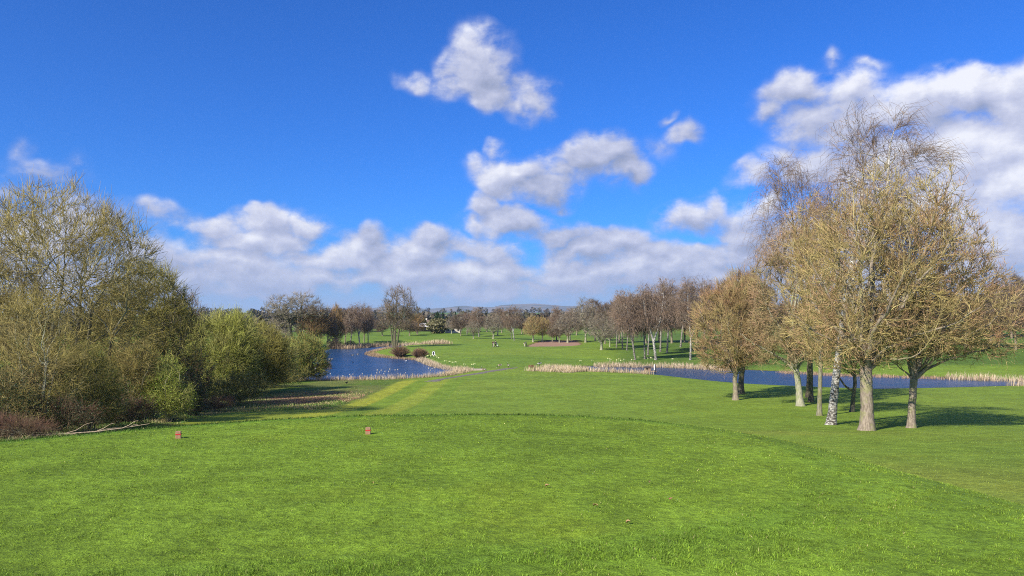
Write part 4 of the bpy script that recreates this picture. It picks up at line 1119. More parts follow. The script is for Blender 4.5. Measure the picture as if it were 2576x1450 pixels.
G_B = 'birches standing beyond the right pond'
G_C = 'bare trees along the far side of the fairway'
G_LK = 'trees on the far left bank of the lake'
G_TL = 'background trees closing the far end of the fairway'
G_BB = 'brown trees massed behind the birch stand'
G_FR = 'brown trees on the rise at the far right'
def lake_trees():
    # spreading oak
    b = at(733, 872, 150)
    s = b.y/FPX
    q = lambda px, py, dy=0: ((px-CX)*s-b.x, dy, EYE+(HY-py)*s-b.z)
    tree('oak_tree', b, 'wide spreading bare oak with crooked dark limbs, behind the thicket left of the lake', 'tree', G_LK, 71,
         [([q(733, 874), q(731, 840), q(726, 815), q(712, 792), q(700, 778)], [.8, .62, .55, .42, .3]), ([q(728, 822), q(742, 802), q(757, 786), q(760, 768)], [.45, .38, .3, .2])],
         [ell(b, 703, 772, 38, 32), ell(b, 765, 762, 42, 32), ell(b, 735, 775, 68, 24), ell(b, 805, 778, 28, 16), ell(b, 690, 800, 26, 22), ell(b, 720, 825, 50, 20)],
         BK_DARK, TW_GREY, limbs=16, n2=120, n3=600, n4=3800, twig=(.6, 1.8), tr=.026, up=.25, kink=.20, limb_from=.45, lr_min=.14, leader=True)
    far_tree('orange', 782, 872, 768, 84, 'orange-twigged upright willow in front of the bare oak', G_LK, .2, 150)
    far_tree('orange', 845, 874, 764, 52, 'pale yellow-topped willow between the orange willow and the lakeside birches', G_LK, 1.9, 150)
    far_tree('brown', 824, 874, 776, 46, 'rounded brown tree behind the orange-twigged willow', G_LK, None, 150)
    far_tree('birch', 881, 871, 768, 44, 'slender birch, first of the lakeside birches from the left', G_LK, .5, 150)
    far_tree('birch2', 905, 870, 757, 62, 'white forked birch, tallest and fullest of the lakeside birches', G_LK, 0.0, 150)
    far_tree('birch', 926, 868, 768, 38, 'slim birch at the right end of the lakeside birches', G_LK, 2.5, 150)
    far_tree('brown', 868, 866, 775, 46, 'dark brown tree behind the gap left of the lakeside birches', G_LK, None, 150)
    far_tree('brown', 916, 862, 778, 40, 'brown tree standing right behind the white forked birch', G_LK, None, 150)
    far_tree('bush', 842, 880, 846, 52, 'dark twiggy bush overhanging the far left corner of the lake', G_LK, None, 150)
    far_tree('bush', 880, 874, 856, 40, 'low brown bush on the bank below the lakeside birches', G_LK, None, 150)
    far_tree('bush', 700, 884, 828, 100, 'broad grey-brown scrub bush behind the yellow-green bushes', G_LK, None, 150)
    far_tree('bush', 640, 886, 826, 90, 'grey-brown scrub bush at the left end of the scrub under the oak', G_LK, None, 150)
    far_tree('olivebush', 764, 884, 836, 70, 'tawny green bush in front of the orange-twigged willow', G_LK, None, 130)
    # the many-stemmed alder on the spit
    b = at(993, 876)
    s = b.y/FPX
    q = lambda px, py, dy=0: ((px-CX)*s-b.x, dy, EYE+(HY-py)*s-b.z)
    tree('alder_tree', b, 'tall many-stemmed bare tree standing alone on the grassy spit in the lake', 'tree', None, 72,
         [([q(990, 879), q(986, 850), q(982, 815), q(975, 775)], [.28, .24, .2, .1]), ([q(994, 879), q(994, 845), q(996, 805), q(998, 750)], [.32, .28, .22, .1]),
          ([q(997, 879), q(1001, 850), q(1007, 810), q(1018, 762)], [.30, .26, .2, .1]), ([q(992, 879), q(990, 846), q(988, 800), q(990, 765)], [.26, .22, .17, .1])],
         [ell(b, 1003, 765, 44, 44), ell(b, 975, 790, 26, 34), ell(b, 1035, 785, 26, 20), ell(b, 1005, 806, 36, 26), ell(b, 968, 812, 14, 16)],
         BK_DARK, TW_ALDER, limbs=8, n2=130, n3=650, n4=5200, n5=0, twig=(.5, 1.6), tr=.019, up=.7, kink=.09, leader=True, limb_from=.4, lr_min=.06, limbup=.7)
    # osier mounds
    for px, py, top, w, lab, sd in [(1006, 900, 869, 50, 'larger russet osier mound on the spit below the many-stemmed tree', 73), (1056, 903, 874, 42, 'smaller russet osier mound at the waterside next to the reeds', 74)]:
        b = at(px, py, 100)
        s = b.y/FPX
        rng = np.random.RandomState(sd)
        st = []
        H = (py-top)*s; Wd = w*s*.5
        A = Acc()
        n = 900
        a = rng.rand(n)*2*math.pi; q_ = rng.rand(n)**.5
        p0 = np.stack([np.cos(a)*q_*.5, np.sin(a)*q_*.5, np.zeros(n)-.1], 1)
        hh = H*(.75+.3*rng.rand(n))*np.sqrt(np.maximum(.12, 1-q_**2*.8))
        p2 = np.stack([np.cos(a)*q_*Wd*1.2, np.sin(a)*q_*Wd*1.2, hh], 1)
        p1 = p0*.45+p2*.55+np.stack([-np.cos(a)*.1, -np.sin(a)*.1, .15*hh], 1)
        A.add(rng, np.stack([p0, p1, p2], 1), np.linspace(.025, .010, 3)[None]*np.ones((n, 1)), 3, np.array([.2, .7, 1.])[None].repeat(n, 0))
        o = link('osier_shrub', A.mesh('osier_shrub', TW_OSIER), None, b)
        tag(o, lab, 'shrub')
TW_OSIER = twig_mat('osier_shoots', (.12, .085, .05), (.27, .165, .10), (.22, .15, .09), (.1, .6))
lake_trees()
def fairway_trees():
    far_tree('brown', 962, 846, 802, 46, 'brown tree far behind the foot of the lone tree on the spit', G_C)
    far_tree('brown', 1030, 845, 806, 44, 'low brown tree between the lone spit tree and the barn', G_C)
    far_tree('orange', 1050, 842, 788, 42, 'tawny tree with pale branches just left of the barn', G_C)
    far_tree('grey', 1136, 840, 800, 40, 'bare tree beside the pale hut beyond the green', G_C)
    far_tree('brown', 1159, 845, 790, 46, 'brown bare tree with a forked trunk right of the pale hut', G_C)
    far_tree('grey', 1191, 853, 806, 48, 'small many-branched pale tree left of the walking golfers', G_C)
    far_tree('birch', 1205, 848, 768, 44, 'tall white-trunked birch rising behind the small many-branched tree', G_C)
    far_tree('birch', 1175, 842, 782, 34, 'thin dark-topped birch left of the tall white-trunked one', G_C)
    far_tree('grey', 1241, 853, 786, 62, 'wide grey vase-shaped tree directly above the walking golfers', G_C)
    far_tree('birch', 1252, 845, 768, 40, 'drooping birch behind the wide grey vase-shaped tree', G_C)
    far_tree('birch2', 1294, 857, 765, 46, 'bright white forked birch standing clear at mid fairway', G_C, 0.1)
    far_tree('birch', 1287, 853, 790, 24, 'thin pale birch touching the bright white forked birch', G_C)
    far_tree('lime', 1341, 861, 792, 54, 'round olive tree, left one of the two beside the bunker', G_C)
    far_tree('lime', 1364, 861, 795, 48, 'round olive tree, right one of the two beside the bunker', G_C)
    far_tree('brown', 1389, 863, 812, 34, 'small dark tree behind the left part of the bunker', G_C)
    far_tree('grey', 1407, 863, 800, 46, 'low grey tree at the back of the bunker, left of the broad one', G_C)
    far_tree('grey', 1428, 863, 782, 84, 'broad grey spreading tree behind the middle of the bunker', G_C)
    far_tree('birch', 1400, 858, 768, 40, 'drooping dark birch rising behind the low grey tree at the bunker', G_C)
    far_tree('birch', 1434, 856, 770, 40, 'drooping birch top behind the broad grey spreading tree', G_C)
    far_tree('grey', 1473, 862, 746, 84, 'tall grey tree right of the bunker with the highest rounded top', G_C)
    far_tree('brown', 1498, 858, 752, 60, 'tall brown tree just right of the tall grey one', G_C)
    far_tree('grey', 1513, 881, 786, 104, 'grey tree forking low in front of the others, right of the bunker', G_C)
    far_tree('grey', 1534, 873, 800, 44, 'small grey tree between the low-forking one and the birch stand', G_C)
    far_tree('brown', 1522, 866, 762, 50, 'brown tree behind the low-forking grey one', G_C)
    # the birch stand
    L = [('birch', 1551, 875, 738, 50, 'leftmost birch of the stand beyond the pond'),
         ('birch', 1566, 878, 722, 52, 'orange-brown topped birch, second in the stand from the left'),
         ('birch', 1577, 882, 730, 44, 'short-trunked birch, third in the stand from the left'),
         ('birch', 1598, 906, 718, 66, 'front birch with a bent white trunk above the reeds'),
         ('birch', 1622, 904, 704, 62, 'leaning white birch just left of the big forked birch'),
         ('birch', 1630, 894, 712, 60, 'birch standing close behind the leaning white birch'),
         ('birch2', 1650, 906, 716, 112, 'big forked birch with bright white limbs, largest of the stand'),
         ('birch', 1661, 886, 690, 66, 'dark-trunked birch behind the big forked birch'),
         ('birch', 1678, 888, 694, 70, 'black and white trunked birch right of the big forked birch'),
         ('birch', 1712, 874, 688, 62, 'high-topped birch right of the black and white trunk'),
         ('birch2', 1737, 906, 690, 86, 'right-hand birch of the stand, half hidden by the small round tree'),
         ('birch', 1770, 878, 692, 60, 'weeping birch with its top hanging over the small round tree')]
    for k, px, py, t, w, lab in L:
        far_tree(k, px, py, t, w, lab, G_B, 0.0 if k == 'birch2' else None)
    for px, py, t, w in [(1558, 862, 752, 70), (1592, 862, 742, 74), (1625, 864, 748, 78), (1658, 862, 744, 76), (1690, 864, 750, 80), (1722, 862, 754, 76), (1752, 864, 750, 76), (1790, 866, 742, 80), (1826, 868, 722, 86), (1862, 870, 700, 90), (1905, 868, 716, 86)]:
        far_tree('brown', px, py, t, w, 'dense brown leafless tree in the mass behind the white birch stand', G_BB)
    for px, py, t, w in [(1010, 834, 806, 40), (1190, 836, 800, 40), (1225, 836, 796, 44), (1262, 838, 798, 40), (1312, 840, 800, 44), (1328, 838, 806, 36), (1378, 840, 798, 44), (1412, 842, 790, 44), (1450, 844, 784, 48), (1540, 850, 780, 50), (1118, 834, 806, 36), (1160, 834, 802, 40), (1080, 833, 812, 30), (930, 836, 808, 40)]:
        far_tree('brown', px, py, t, w, 'brown bare tree in the tree line closing the far end of the fairway', G_TL)
    for px, py, t, w in [(1985, 862, 760, 90), (2060, 860, 752, 90), (2400, 852, 742, 90), (2455, 850, 735, 90), (2505, 848, 716, 84), (2545, 852, 690, 76), (2580, 850, 700, 80), (2630, 850, 690, 90), (2110, 856, 756, 80), (2160, 858, 760, 90), (2215, 858, 752, 90), (2270, 858, 760, 90), (2330, 856, 752, 90), (2365, 868, 762, 70), (2430, 872, 752, 80), (2490, 876, 742, 80), (2555, 880, 712, 80), (2610, 884, 700, 90), (2680, 900, 690, 110), (2000, 850, 765, 80), (2130, 846, 770, 80), (2300, 846, 768, 80)]:
        far_tree('brown', px, py, t, w, 'dark brown tree on the grassy rise at the far right behind the grove', G_FR)
fairway_trees()

# conifers near the far houses
def conifer(px, py, top, wpx, label, dense=900, dark=True, seed=1, cone=True, lm=None):
    b = at(px, py, 300); s = b.y/FPX; H = (py-top)*s; R = wpx*s/2
    rng = np.random.RandomState(seed)
    root = empty('conifer_tree', b); tag(root, label, 'conifer')
    A = Acc()
    A.add(rng, np.array([[(0, 0, -.2), (0, 0, H*.5), (0, 0, H*.97)]], float), np.array([[R*.09+.1, R*.06+.08, .03]]), 6, 0)
    part('trunk', A.mesh('trunk', BK_DARK), root)
    n = dense*4
    z = rng.rand(n)**.8
    rr = (1-z)**.7*R if cone else np.sqrt(np.maximum(0, 1-(z*1.9-.95)**2))*R
    rr = rr*(.65+.35*rng.rand(n))*(1+.18*np.sin(z*22+rng.rand(n)))
    a = rng.rand(n)*2*math.pi
    P = np.stack([np.cos(a)*rr, np.sin(a)*rr, H*(.04+.96*z)], 1)
    part('crown', leaf_mesh(rng, 'crown', P, max(.5, R*.28)*(.6 if lm else 1), lm or LF_YEW, jitter=R*.05, aspect=.8), root)
conifer(1066, 832, 804, 15, 'black-green clipped conifer behind the barn roof', seed=1, cone=False)
conifer(1100, 822, 787, 24, 'broad dark conifer, leftmost of those by the white gabled house', 1200, seed=2)
conifer(1090, 822, 800, 14, 'low conifer against the left foot of the broad dark conifer', seed=6)
conifer(1114, 822, 786, 9, 'narrow pointed conifer rising behind the white gabled house', seed=3)
conifer(1146, 822, 786, 9, 'narrow dark conifer standing alone right of the white gabled house', seed=4)
conifer(1101, 839, 804, 50, 'spreading olive-green evergreen at the far edge of the fairway', 1500, seed=5, cone=False, lm=LF_OLIVE)

# far-off woods and hedgerows: one uncountable mass
def woodland():
    rng = np.random.RandomState(8)
    V = []; n_all = []; C = []
    def row(x0, x1, y, n, h, spread=20, dens=34):
        for i in range(n):
            cx = x0+(x1-x0)*(i+rng.rand())/n; cy = y+rng.randn()*spread
            z = gz1(cx, cy); hh = h*(.6+.6*rng.rand()); r = hh*.55
            m = dens
            d = unit(rng.randn(m, 3)); p = np.array([cx, cy, z+hh*.5])+d*np.array([r, r, hh*.52])*rng.rand(m, 1)**.4
            V.append(p); n_all.append(np.full(m, hh*.20)); C.append(np.full(m, rng.rand()))
    # (columns at that distance)
    def at_row(px0, px1, Y, n, h, sp=20, dens=34):
        row((px0-CX)/FPX*Y, (px1-CX)/FPX*Y, Y, n, h, sp, dens)
    at_row(300, 1000, 900, 60, 11, 30, 60)
    at_row(500, 760, 700, 16, 9, 20, 60)
    at_row(300, 2300, 1400, 130, 13, 60)
    at_row(570, 665, 1150, 22, 16, 30, 60)
    at_row(900, 1300, 1050, 30, 13, 40, 50)
    at_row(200, 2400, 2000, 150, 18, 120)
    at_row(1200, 2400, 800, 80, 12, 60, 50)
    at_row(1000, 1600, 600, 40, 9, 25, 60)
    at_row(1800, 2700, 420, 60, 12, 25, 90)
    at_row(-400, 700, 330, 60, 9, 30, 90)
    at_row(100, 2500, 2900, 170, 20, 200)
    P = np.concatenate(V); sz = np.concatenate(n_all)[:, None]; c = np.concatenate(C); n = len(P)
    a = unit(rng.randn(n, 3)); b = unit(np.cross(a, rng.randn(n, 3)))
    Vv = np.stack([P-a*sz, P+b*sz*.8, P+a*sz, P-b*sz*.8], 1).reshape(-1, 3)
    me = mesh_np('distant_woodland', Vv, quads=np.arange(n*4).reshape(-1, 4), mat=leaf_mat('far_wood', (.085, .065, .045), (.11, .105, .05)), attrs={'rnd': np.repeat(c, 4)}, smooth=False)
    tag(link('distant_woodland', me), 'far-off brown woods and hedgerows lining the farmland below the hills', 'woodland', kind='stuff')
woodland()
# ---------------------------------------------------------------- small mesh builders
def bm_mesh(name, bm, mat=None, smooth=False):
    me = bpy.data.meshes.new(name); bm.normal_update(); bm.to_mesh(me); bm.free()
    if mat: me.materials.append(mat)
    for p in me.polygons: p.use_smooth = smooth
    return me
def bx(bm, c, s, bevel=0.0, rz=0.0, top=None):
    """box centred at c, size s; top = (sx, sy) scale of the upper face"""
    r = bmesh.ops.create_cube(bm, size=1.0)['verts']
    for v in r:
        k = top if (top and v.co.z > 0) else (1, 1)
        v.co = Vector((v.co.x*s[0]*k[0], v.co.y*s[1]*k[1], v.co.z*s[2]))
    if bevel:
        e = list({e for v in r for e in v.link_edges})
        q = bmesh.ops.bevel(bm, geom=e, offset=bevel, segments=2, affect='EDGES', profile=.6)
        r = list({v for f in q['faces'] for v in f.verts}|{v for v in r if v.is_valid})
    R = Matrix.Rotation(rz, 3, 'Z')
    for v in r: v.co = R @ v.co+Vector(c)
    return r
def cyl(bm, a, b, r, r2=None, seg=10):
    a = Vector(a); b = Vector(b); d = b-a
    q = bmesh.ops.create_cone(bm, cap_ends=True, segments=seg, radius1=r, radius2=r if r2 is None else r2, depth=d.length)['verts']
    M = d.to_track_quat('Z', 'Y').to_matrix()
    for v in q: v.co = M @ v.co+(a+b)/2
def prism(bm, prof, y0, y1):
    """profile in x,z pushed from y0 to y1"""
    A = [bm.verts.new((x, y0, z)) for x, z in prof]; B = [bm.verts.new((x, y1, z)) for x, z in prof]
    n = len(prof)
    bm.faces.new(A); bm.faces.new(B[::-1])
    for i in range(n): bm.faces.new((A[(i+1) % n], A[i], B[i], B[(i+1) % n]))

# ---------------------------------------------------------------- tee marker blocks
M_BLOCK = simple_mat('tee_block_wood', (.36, .20, .12), .8, .18, 30.0, .25)
M_REDP = simple_mat('red_paint', (.55, .025, .03), .5, .12, 40.0)
def tee_marker(px, py, lab, rz, tall):
    b = at(px, py)
    root = empty('tee_marker', b, rz); tag(root, lab, 'tee marker')
    bm = bmesh.new(); bx(bm, (0, 0, tall/2-.012), (.066, .060, tall+.024), .006)
    vs = [v for v in bm.verts if v.co.z > tall*.86]
    for v in vs: v.co.z -= max(0, v.co.x-.012)*.35+max(0, -v.co.x-.012)*.25
    part('block', bm_mesh('block', bm, M_BLOCK), root)
    bm = bmesh.new()
    h0, h1 = tall*.50, tall*.62
    o, i = .0345, .0315; o2, i2 = .0315, .0285
    vs = []
    for z in (h0, h1):
        vs.append([bm.verts.new((x, y, z)) for x, y in [(-o, -o2), (o, -o2), (o, o2), (-o, o2)]])
        vs.append([bm.verts.new((x, y, z)) for x, y in [(-i, -i2), (i, -i2), (i, i2), (-i, i2)]])
    for k in range(4):
        j = (k+1) % 4
        bm.faces.new((vs[0][k], vs[0][j], vs[2][j], vs[2][k]))
        bm.faces.new((vs[2][k], vs[2][j], vs[3][j], vs[3][k])); bm.faces.new((vs[1][k], vs[1][j], vs[0][j], vs[0][k]))
    part('painted_band', bm_mesh('painted_band', bm, M_REDP), root)
tee_marker(449, 1103, 'small wooden tee marker block with red band, left one, near the thicket', .25, .098)
tee_marker(926, 1093, 'small wooden tee marker block with red band, right one, in mid tee', .12, .098)

# broken pink tee peg, dead leaves
b = at(1688, 1262)
bm = bmesh.new(); cyl(bm, (-.012, 0, .022), (.012, .006, .026), .0035, .0022, 8); cyl(bm, (-.016, 0, .0215), (-.012, 0, .022), .0065, .0035, 8)
tag(link('tee_peg', bm_mesh('tee_peg', bm, simple_mat('pink_plastic', (.75, .16, .24), .4, .05)), None, b), 'broken pink tee peg lying on the mown tee', 'tee peg')
M_DEAD = simple_mat('dead_leaf', (.42, .27, .13), .8, .2, 30)
def dead_leaf(px, py, lab, sz, rz):
    b = at(px, py); bm = bmesh.new()
    n = 9; up = []; lo = []
    c = [bm.verts.new((t*sz, 0, .022+.006*math.sin(t*3+rz))) for t in np.linspace(-1, 1, n)]
    l = [bm.verts.new((t*sz, .42*sz*(1-t*t)**.7*(1+.2*math.sin(9*t+rz)), .030+.010*(1-t*t))) for t in np.linspace(-1, 1, n)]
    r = [bm.verts.new((t*sz, -.42*sz*(1-t*t)**.7*(1+.2*math.cos(8*t)), .027+.008*(1-t*t))) for t in np.linspace(-1, 1, n)]
    for i in range(n-1):
        bm.faces.new((c[i], c[i+1], l[i+1], l[i])); bm.faces.new((r[i], r[i+1], c[i+1], c[i]))
    o = link('dead_leaf', bm_mesh('dead_leaf', bm, M_DEAD, True), None, b); o.rotation_euler = (0, 0, rz)
    tag(o, lab, 'leaf', 'dead leaves on the tee')
dead_leaf(1376, 1230, 'curled brown leaf on the tee, farthest left of the leaf pair in mid tee', .022, .4)
dead_leaf(1634, 1222, 'pale brown leaf on the tee, highest in the photo of those lying there', .022, 1.3)
dead_leaf(1498, 1279, 'long straw-brown leaf nearest the broken pink tee peg on its left', .026, 2.4)
dead_leaf(1580, 1325, 'small brown leaf at the edge of the coarser grass', .018, .1)
dead_leaf(938, 1222, 'tiny tawny leaf lying below the right tee marker', .018, 2.0)

# ---------------------------------------------------------------- reeds and rough grass
def reed_blades(name, paths, dens, hgt, wid, cols, label, cat, seed, halfw=.8, wind=(.10, .02), lean=.35, zoff=0.0):
    rng = np.random.RandomState(seed)
    XS = []; YS = []; HS = []
    for (pts, hw, hk) in paths:
        pts = np.array(pts, float)
        for i in range(len(pts)-1):
            a, b2 = pts[i], pts[i+1]; L = np.linalg.norm(b2-a); n = int(L*dens*hw*2)
            t = rng.rand(n)[:, None]; p = a+(b2-a)*t
            nrm = np.array([-(b2-a)[1], (b2-a)[0]])/max(L, 1e-6)
            off = (rng.rand(n)*2-1); p = p+nrm*(off*hw)[:, None]
            cl = fbm(p[:, 0]*.9, p[:, 1]*.9, 3)
            keep = rng.rand(n) < .35+1.3*sstep(cl, .3, .6)
            p = p[keep]; XS.append(p[:, 0]); YS.append(p[:, 1]); HS.append((hk*(.40+.85*rng.rand(n)**1.3)*(1-.3*np.abs(off)))[keep]*(.75+.5*cl[keep]))
    X = np.concatenate(XS); Y = np.concatenate(YS); H = np.concatenate(HS)*hgt; n = len(X)
    Z = np.maximum(ground_z(X, Y), -.05)+zoff
    ci = rng.randint(len(cols), size=n); C = np.array(cols)[ci]*(.75+.5*rng.rand(n))[:, None]
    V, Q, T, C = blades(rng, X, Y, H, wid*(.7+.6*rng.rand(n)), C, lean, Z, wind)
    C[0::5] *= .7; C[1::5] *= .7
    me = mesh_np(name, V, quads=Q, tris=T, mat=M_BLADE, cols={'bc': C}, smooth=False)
    return tag(link(name, me), label, cat, kind='stuff')
P0_ = lambda pts, z=0.25: [g0(x, y, z) for x, y in pts]
STRAW = [(.60, .46, .31), (.50, .37, .23), (.68, .55, .39), (.36, .25, .15), (.42, .36, .18)]
near = P0_([(700,959),(790,960),(884,959.5),(940,957.5),(994,956),(1050,952.5),(1098,948.5),(1130,944),(1158,938.5),(1178,934)])
east = P0_([(1180,934),(1158,930.5),(1130,926),(1100,921),(1084,915),(1068,908.5),(1056,904)])
reed_blades('reed_bed', [(near, .9, .85), (east, 1.2, .9), (P0_([(1120,945),(1150,937),(1176,931)]), 1.2, .9)], 55, 1.0, .028, STRAW,
            'pale straw-coloured reeds fringing the near and right shores of the lake', 'reeds', 31)
reed_blades('reed_bed', [(P0_([(929,889),(945,894),(965,897)]), 1.5, .8), (P0_([(932,886),(955,882),(985,878)]), 1.6, .7), (P0_([(965,897),(1000,900),(1050,903.5)]), 1.2, .7)], 30, 1.0, .045,
            [(.36, .24, .13), (.45, .32, .19), (.28, .19, .10)], 'brown reeds and sedge round the tip of the grassy spit', 'reeds', 32)
reed_blades('reed_bed', [(P0_([(1010,869.5),(1050,868.6),(1084,870),(1098,872),(1112,873.5)]), 4.0, 1.1)], 14, 1.5, .08, STRAW,
            'straw reeds along the far arm of the lake behind the spit', 'reeds', 33)
reed_blades('reed_bed', [(P0_([(851,877),(900,873.5),(940,870.5),(985,868.5)]), 3.2, 1.0)], 12, 1.6, .08, [(.42, .30, .18), (.5, .37, .22), (.30, .22, .12)],
            'brown reeds on the far left bank of the lake', 'reeds', 34)
reed_blades('reed_bed', [(P0_([(1352,929),(1380,930.5),(1420,932),(1460,933.5)], .6), 4.0, .9), (P0_([(1372,923),(1400,923.5),(1450,925),(1480,925)], .6), 2.6, .9), (P0_([(1450,934),(1540,938),(1600,940),(1640,942)]), 1.2, .8)], 36, 1.15, .042, STRAW,
            'broad pale reed clump at the left end of the right pond', 'reeds', 35)
reed_blades('reed_bed', [(P0_([(1500,921),(1540,919.5),(1600,920.5),(1680,921.5),(1765,925),(1850,930)]), 2.2, .85)], 34, 1.35, .048, STRAW,
            'pale pinkish reeds along the far bank of the right pond', 'reeds', 36)
reed_blades('reed_bed', [(P0_([(1960,934),(2134,943),(2317,948),(2380,950)]), 2.0, .7)], 24, .9, .045, [(.34, .22, .13), (.42, .29, .18)],
            'low brown sedge on the far bank of the pond behind the grove', 'reeds', 37)
reed_blades('reed_bed', [(P0_([(2380,950.5),(2439,952),(2576,956),(2700,957)]), 2.0, .9)], 30, 1.35, .045, STRAW,
            'pale reeds on the far bank of the pond at the right edge', 'reeds', 38)
reed_blades('reed_bed', [(P0_([(2545,970),(2576,969.5),(2620,968)]), 1.2, 1.0)], 34, 1.1, .04, STRAW,
            'small reed tuft on the near bank of the pond at the right edge', 'reeds', 39)

def border_grass():
    rng = np.random.RandomState(51)
    n = 60000
    Y = 20*(80/20.0)**rng.rand(n)
    hx = np.interp(Y, [20, 38, 57, 62, 70, 110], [-15.5, -20.0, -23.0, -15.8, -15.6, -15.6])
    X = hx+1.0-np.abs(rng.randn(n))*np.where(Y > 58, 4.0, 1.5)
    cl = fbm(X*.8, Y*.8, 3)
    keep = rng.rand(n) < sstep(cl, .25, .6)*np.where(X > hx-.2, .25, 1); X, Y, cl, hx = X[keep], Y[keep], cl[keep], hx[keep]; n = len(X)
    H = (.08+.26*rng.rand(n)*sstep(cl, .4, .7))*np.where(X > hx-.3, .5, 1)*np.where(Y > 60, .8, 1)
    cols = np.array([(.10, .20, .03), (.16, .24, .05), (.38, .31, .15), (.30, .25, .11)])
    ci = np.where(fbm(X*.5+9, Y*.5, 3)+rng.randn(n)*.1 > .52, rng.randint(2, 4, n), rng.randint(0, 2, n))
    V, Q, T, C = blades(rng, X, Y, H, .012*(Y/25)*(.7+.6*rng.rand(n)), cols[ci]*(.7+.6*rng.rand(n))[:, None], .9, None, (.15, .05))
    me = mesh_np('border_grass', V, quads=Q, tris=T, mat=M_BLADE, cols={'bc': C}, smooth=False)
    tag(link('border_grass', me), 'long unmown green and straw grass along the foot of the thicket', 'grass', kind='stuff')
    n = 20000
    a = rng.rand(n)
    X = -20.5+rng.randn(n)*3.0; Y = 76+rng.randn(n)*3.5
    keep = (X < -15.8) & (Y > 62) & (Y < 104); X, Y = X[keep], Y[keep]; n = len(X)
    cl = fbm(X*.35+3, Y*.35, 3)
    cols = np.array([(.30, .17, .11), (.38, .24, .14), (.46, .38, .19), (.20, .27, .05)])
    ci = np.where(cl+rng.randn(n)*.06 > .5, rng.randint(0, 2, n), rng.randint(2, 4, n))
    V, Q, T, C = blades(rng, X, Y, (.05+.12*rng.rand(n)), .035*(.7+.6*rng.rand(n)), cols[ci]*(.7+.6*rng.rand(n))[:, None], .9, None, (.1, .05))
    me = mesh_np('dead_weeds', V, quads=Q, tris=T, mat=M_BLADE, cols={'bc': C}, smooth=False)
    tag(link('dead_weeds', me), 'flattened russet dead weeds in the rough left of the mowing stripes', 'weeds', kind='stuff')
border_grass()
def long_edges():
    # tussocky fringe below the far lip of the tee and scattered turf tufts in the nearer fairway
    rng = np.random.RandomState(52)
    n = 90000
    Y = 12.5*(75/12.5)**rng.rand(n); X = (rng.rand(n)*2-1)*Y*.72
    keep = (poly_dist(X, Y, TEE_TOP) > .1) & (X > np.interp(Y, [20, 38, 57, 62, 110], [-15, -19.5, -22, -15.4, -15.4])); X, Y = X[keep], Y[keep]; n = len(X)
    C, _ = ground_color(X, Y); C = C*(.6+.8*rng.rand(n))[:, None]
    V, Q, T, C = blades(rng, X, Y, .022*(.5+rng.rand(n)), .0022*Y/4.5*(.7+.6*rng.rand(n)), C, 1.0)
    me = mesh_np('fairway_grass', V, quads=Q, tris=T, mat=M_BLADE, cols={'bc': C}, smooth=False)
    tag(link('fairway_grass', me), 'short green turf blades on the slope below the tee', 'grass', kind='stuff')
long_edges()

# ---------------------------------------------------------------- bulrushes and daffodils
M_STALK = simple_mat('dry_stalk', (.34, .27, .16), .8, .15, 20)
M_FLUFF = simple_mat('bulrush_fluff', (.56, .50, .42), .95, .12, 30)
def bulrush_proto(b, H):
    root = empty('bulrush', b)
    rng = np.random.RandomState(1); A = Acc()
    A.add(rng, np.array([[(0, 0, -.1), (.03, 0, H*.5), (.06, 0, H)]]), np.array([[.012, .010, .008]]), 5, 0)
    part('stem', A.mesh('stem', M_STALK), root)
    A = Acc(); z = np.linspace(0, 1, 7)
    A.add(rng, np.stack([.06+0*z, 0*z, H*.84+z*H*.15], 1)[None], (np.array([.015, .045, .062, .065, .055, .035, .010]))[None], 8, 0)
    part('seed_head', A.mesh('seed_head', M_FLUFF), root)
    return root
BR = None
spots = [(792,960,926),(831,961,940),(864,961,945),(880,961,942),(887,961,941),(912,961,940),(950,960,930),(968,959,934),(934,960,944),
         (948,956,938),(966,956,940),(958,957,931),(978,956,934),(982,955,928),(994,955,930),(1000,955,929),(955,955,936),(1002,954,940),
         (1078,950,926),(1082,950,931),(1088,950,927),(1093,949,925),(1114,947,930),(1020,952,938)]
G_BU = 'bulrushes with fluffy heads in the near reeds of the lake'
for i, (px, py, top) in enumerate(spots):
    b = at(px, py, 90); H = (py-top)*b.y/FPX*1.05
    if BR is None: BR = bulrush_proto(b, 2.0); r = BR
    else: r = copy_tree(BR); r.location = b
    r.scale = (1, 1, H/2.0); r.rotation_euler = (0, 0, i*1.7)
    tag(r, 'bulrush with a pale fluffy seed head standing in the near lakeside reeds', 'bulrush', G_BU)
M_PETAL = simple_mat('daffodil_petal', (.80, .78, .42), .6, .1, 20)
M_LEAFD = simple_mat('daffodil_leaf', (.14, .27, .06), .7, .2, 20)
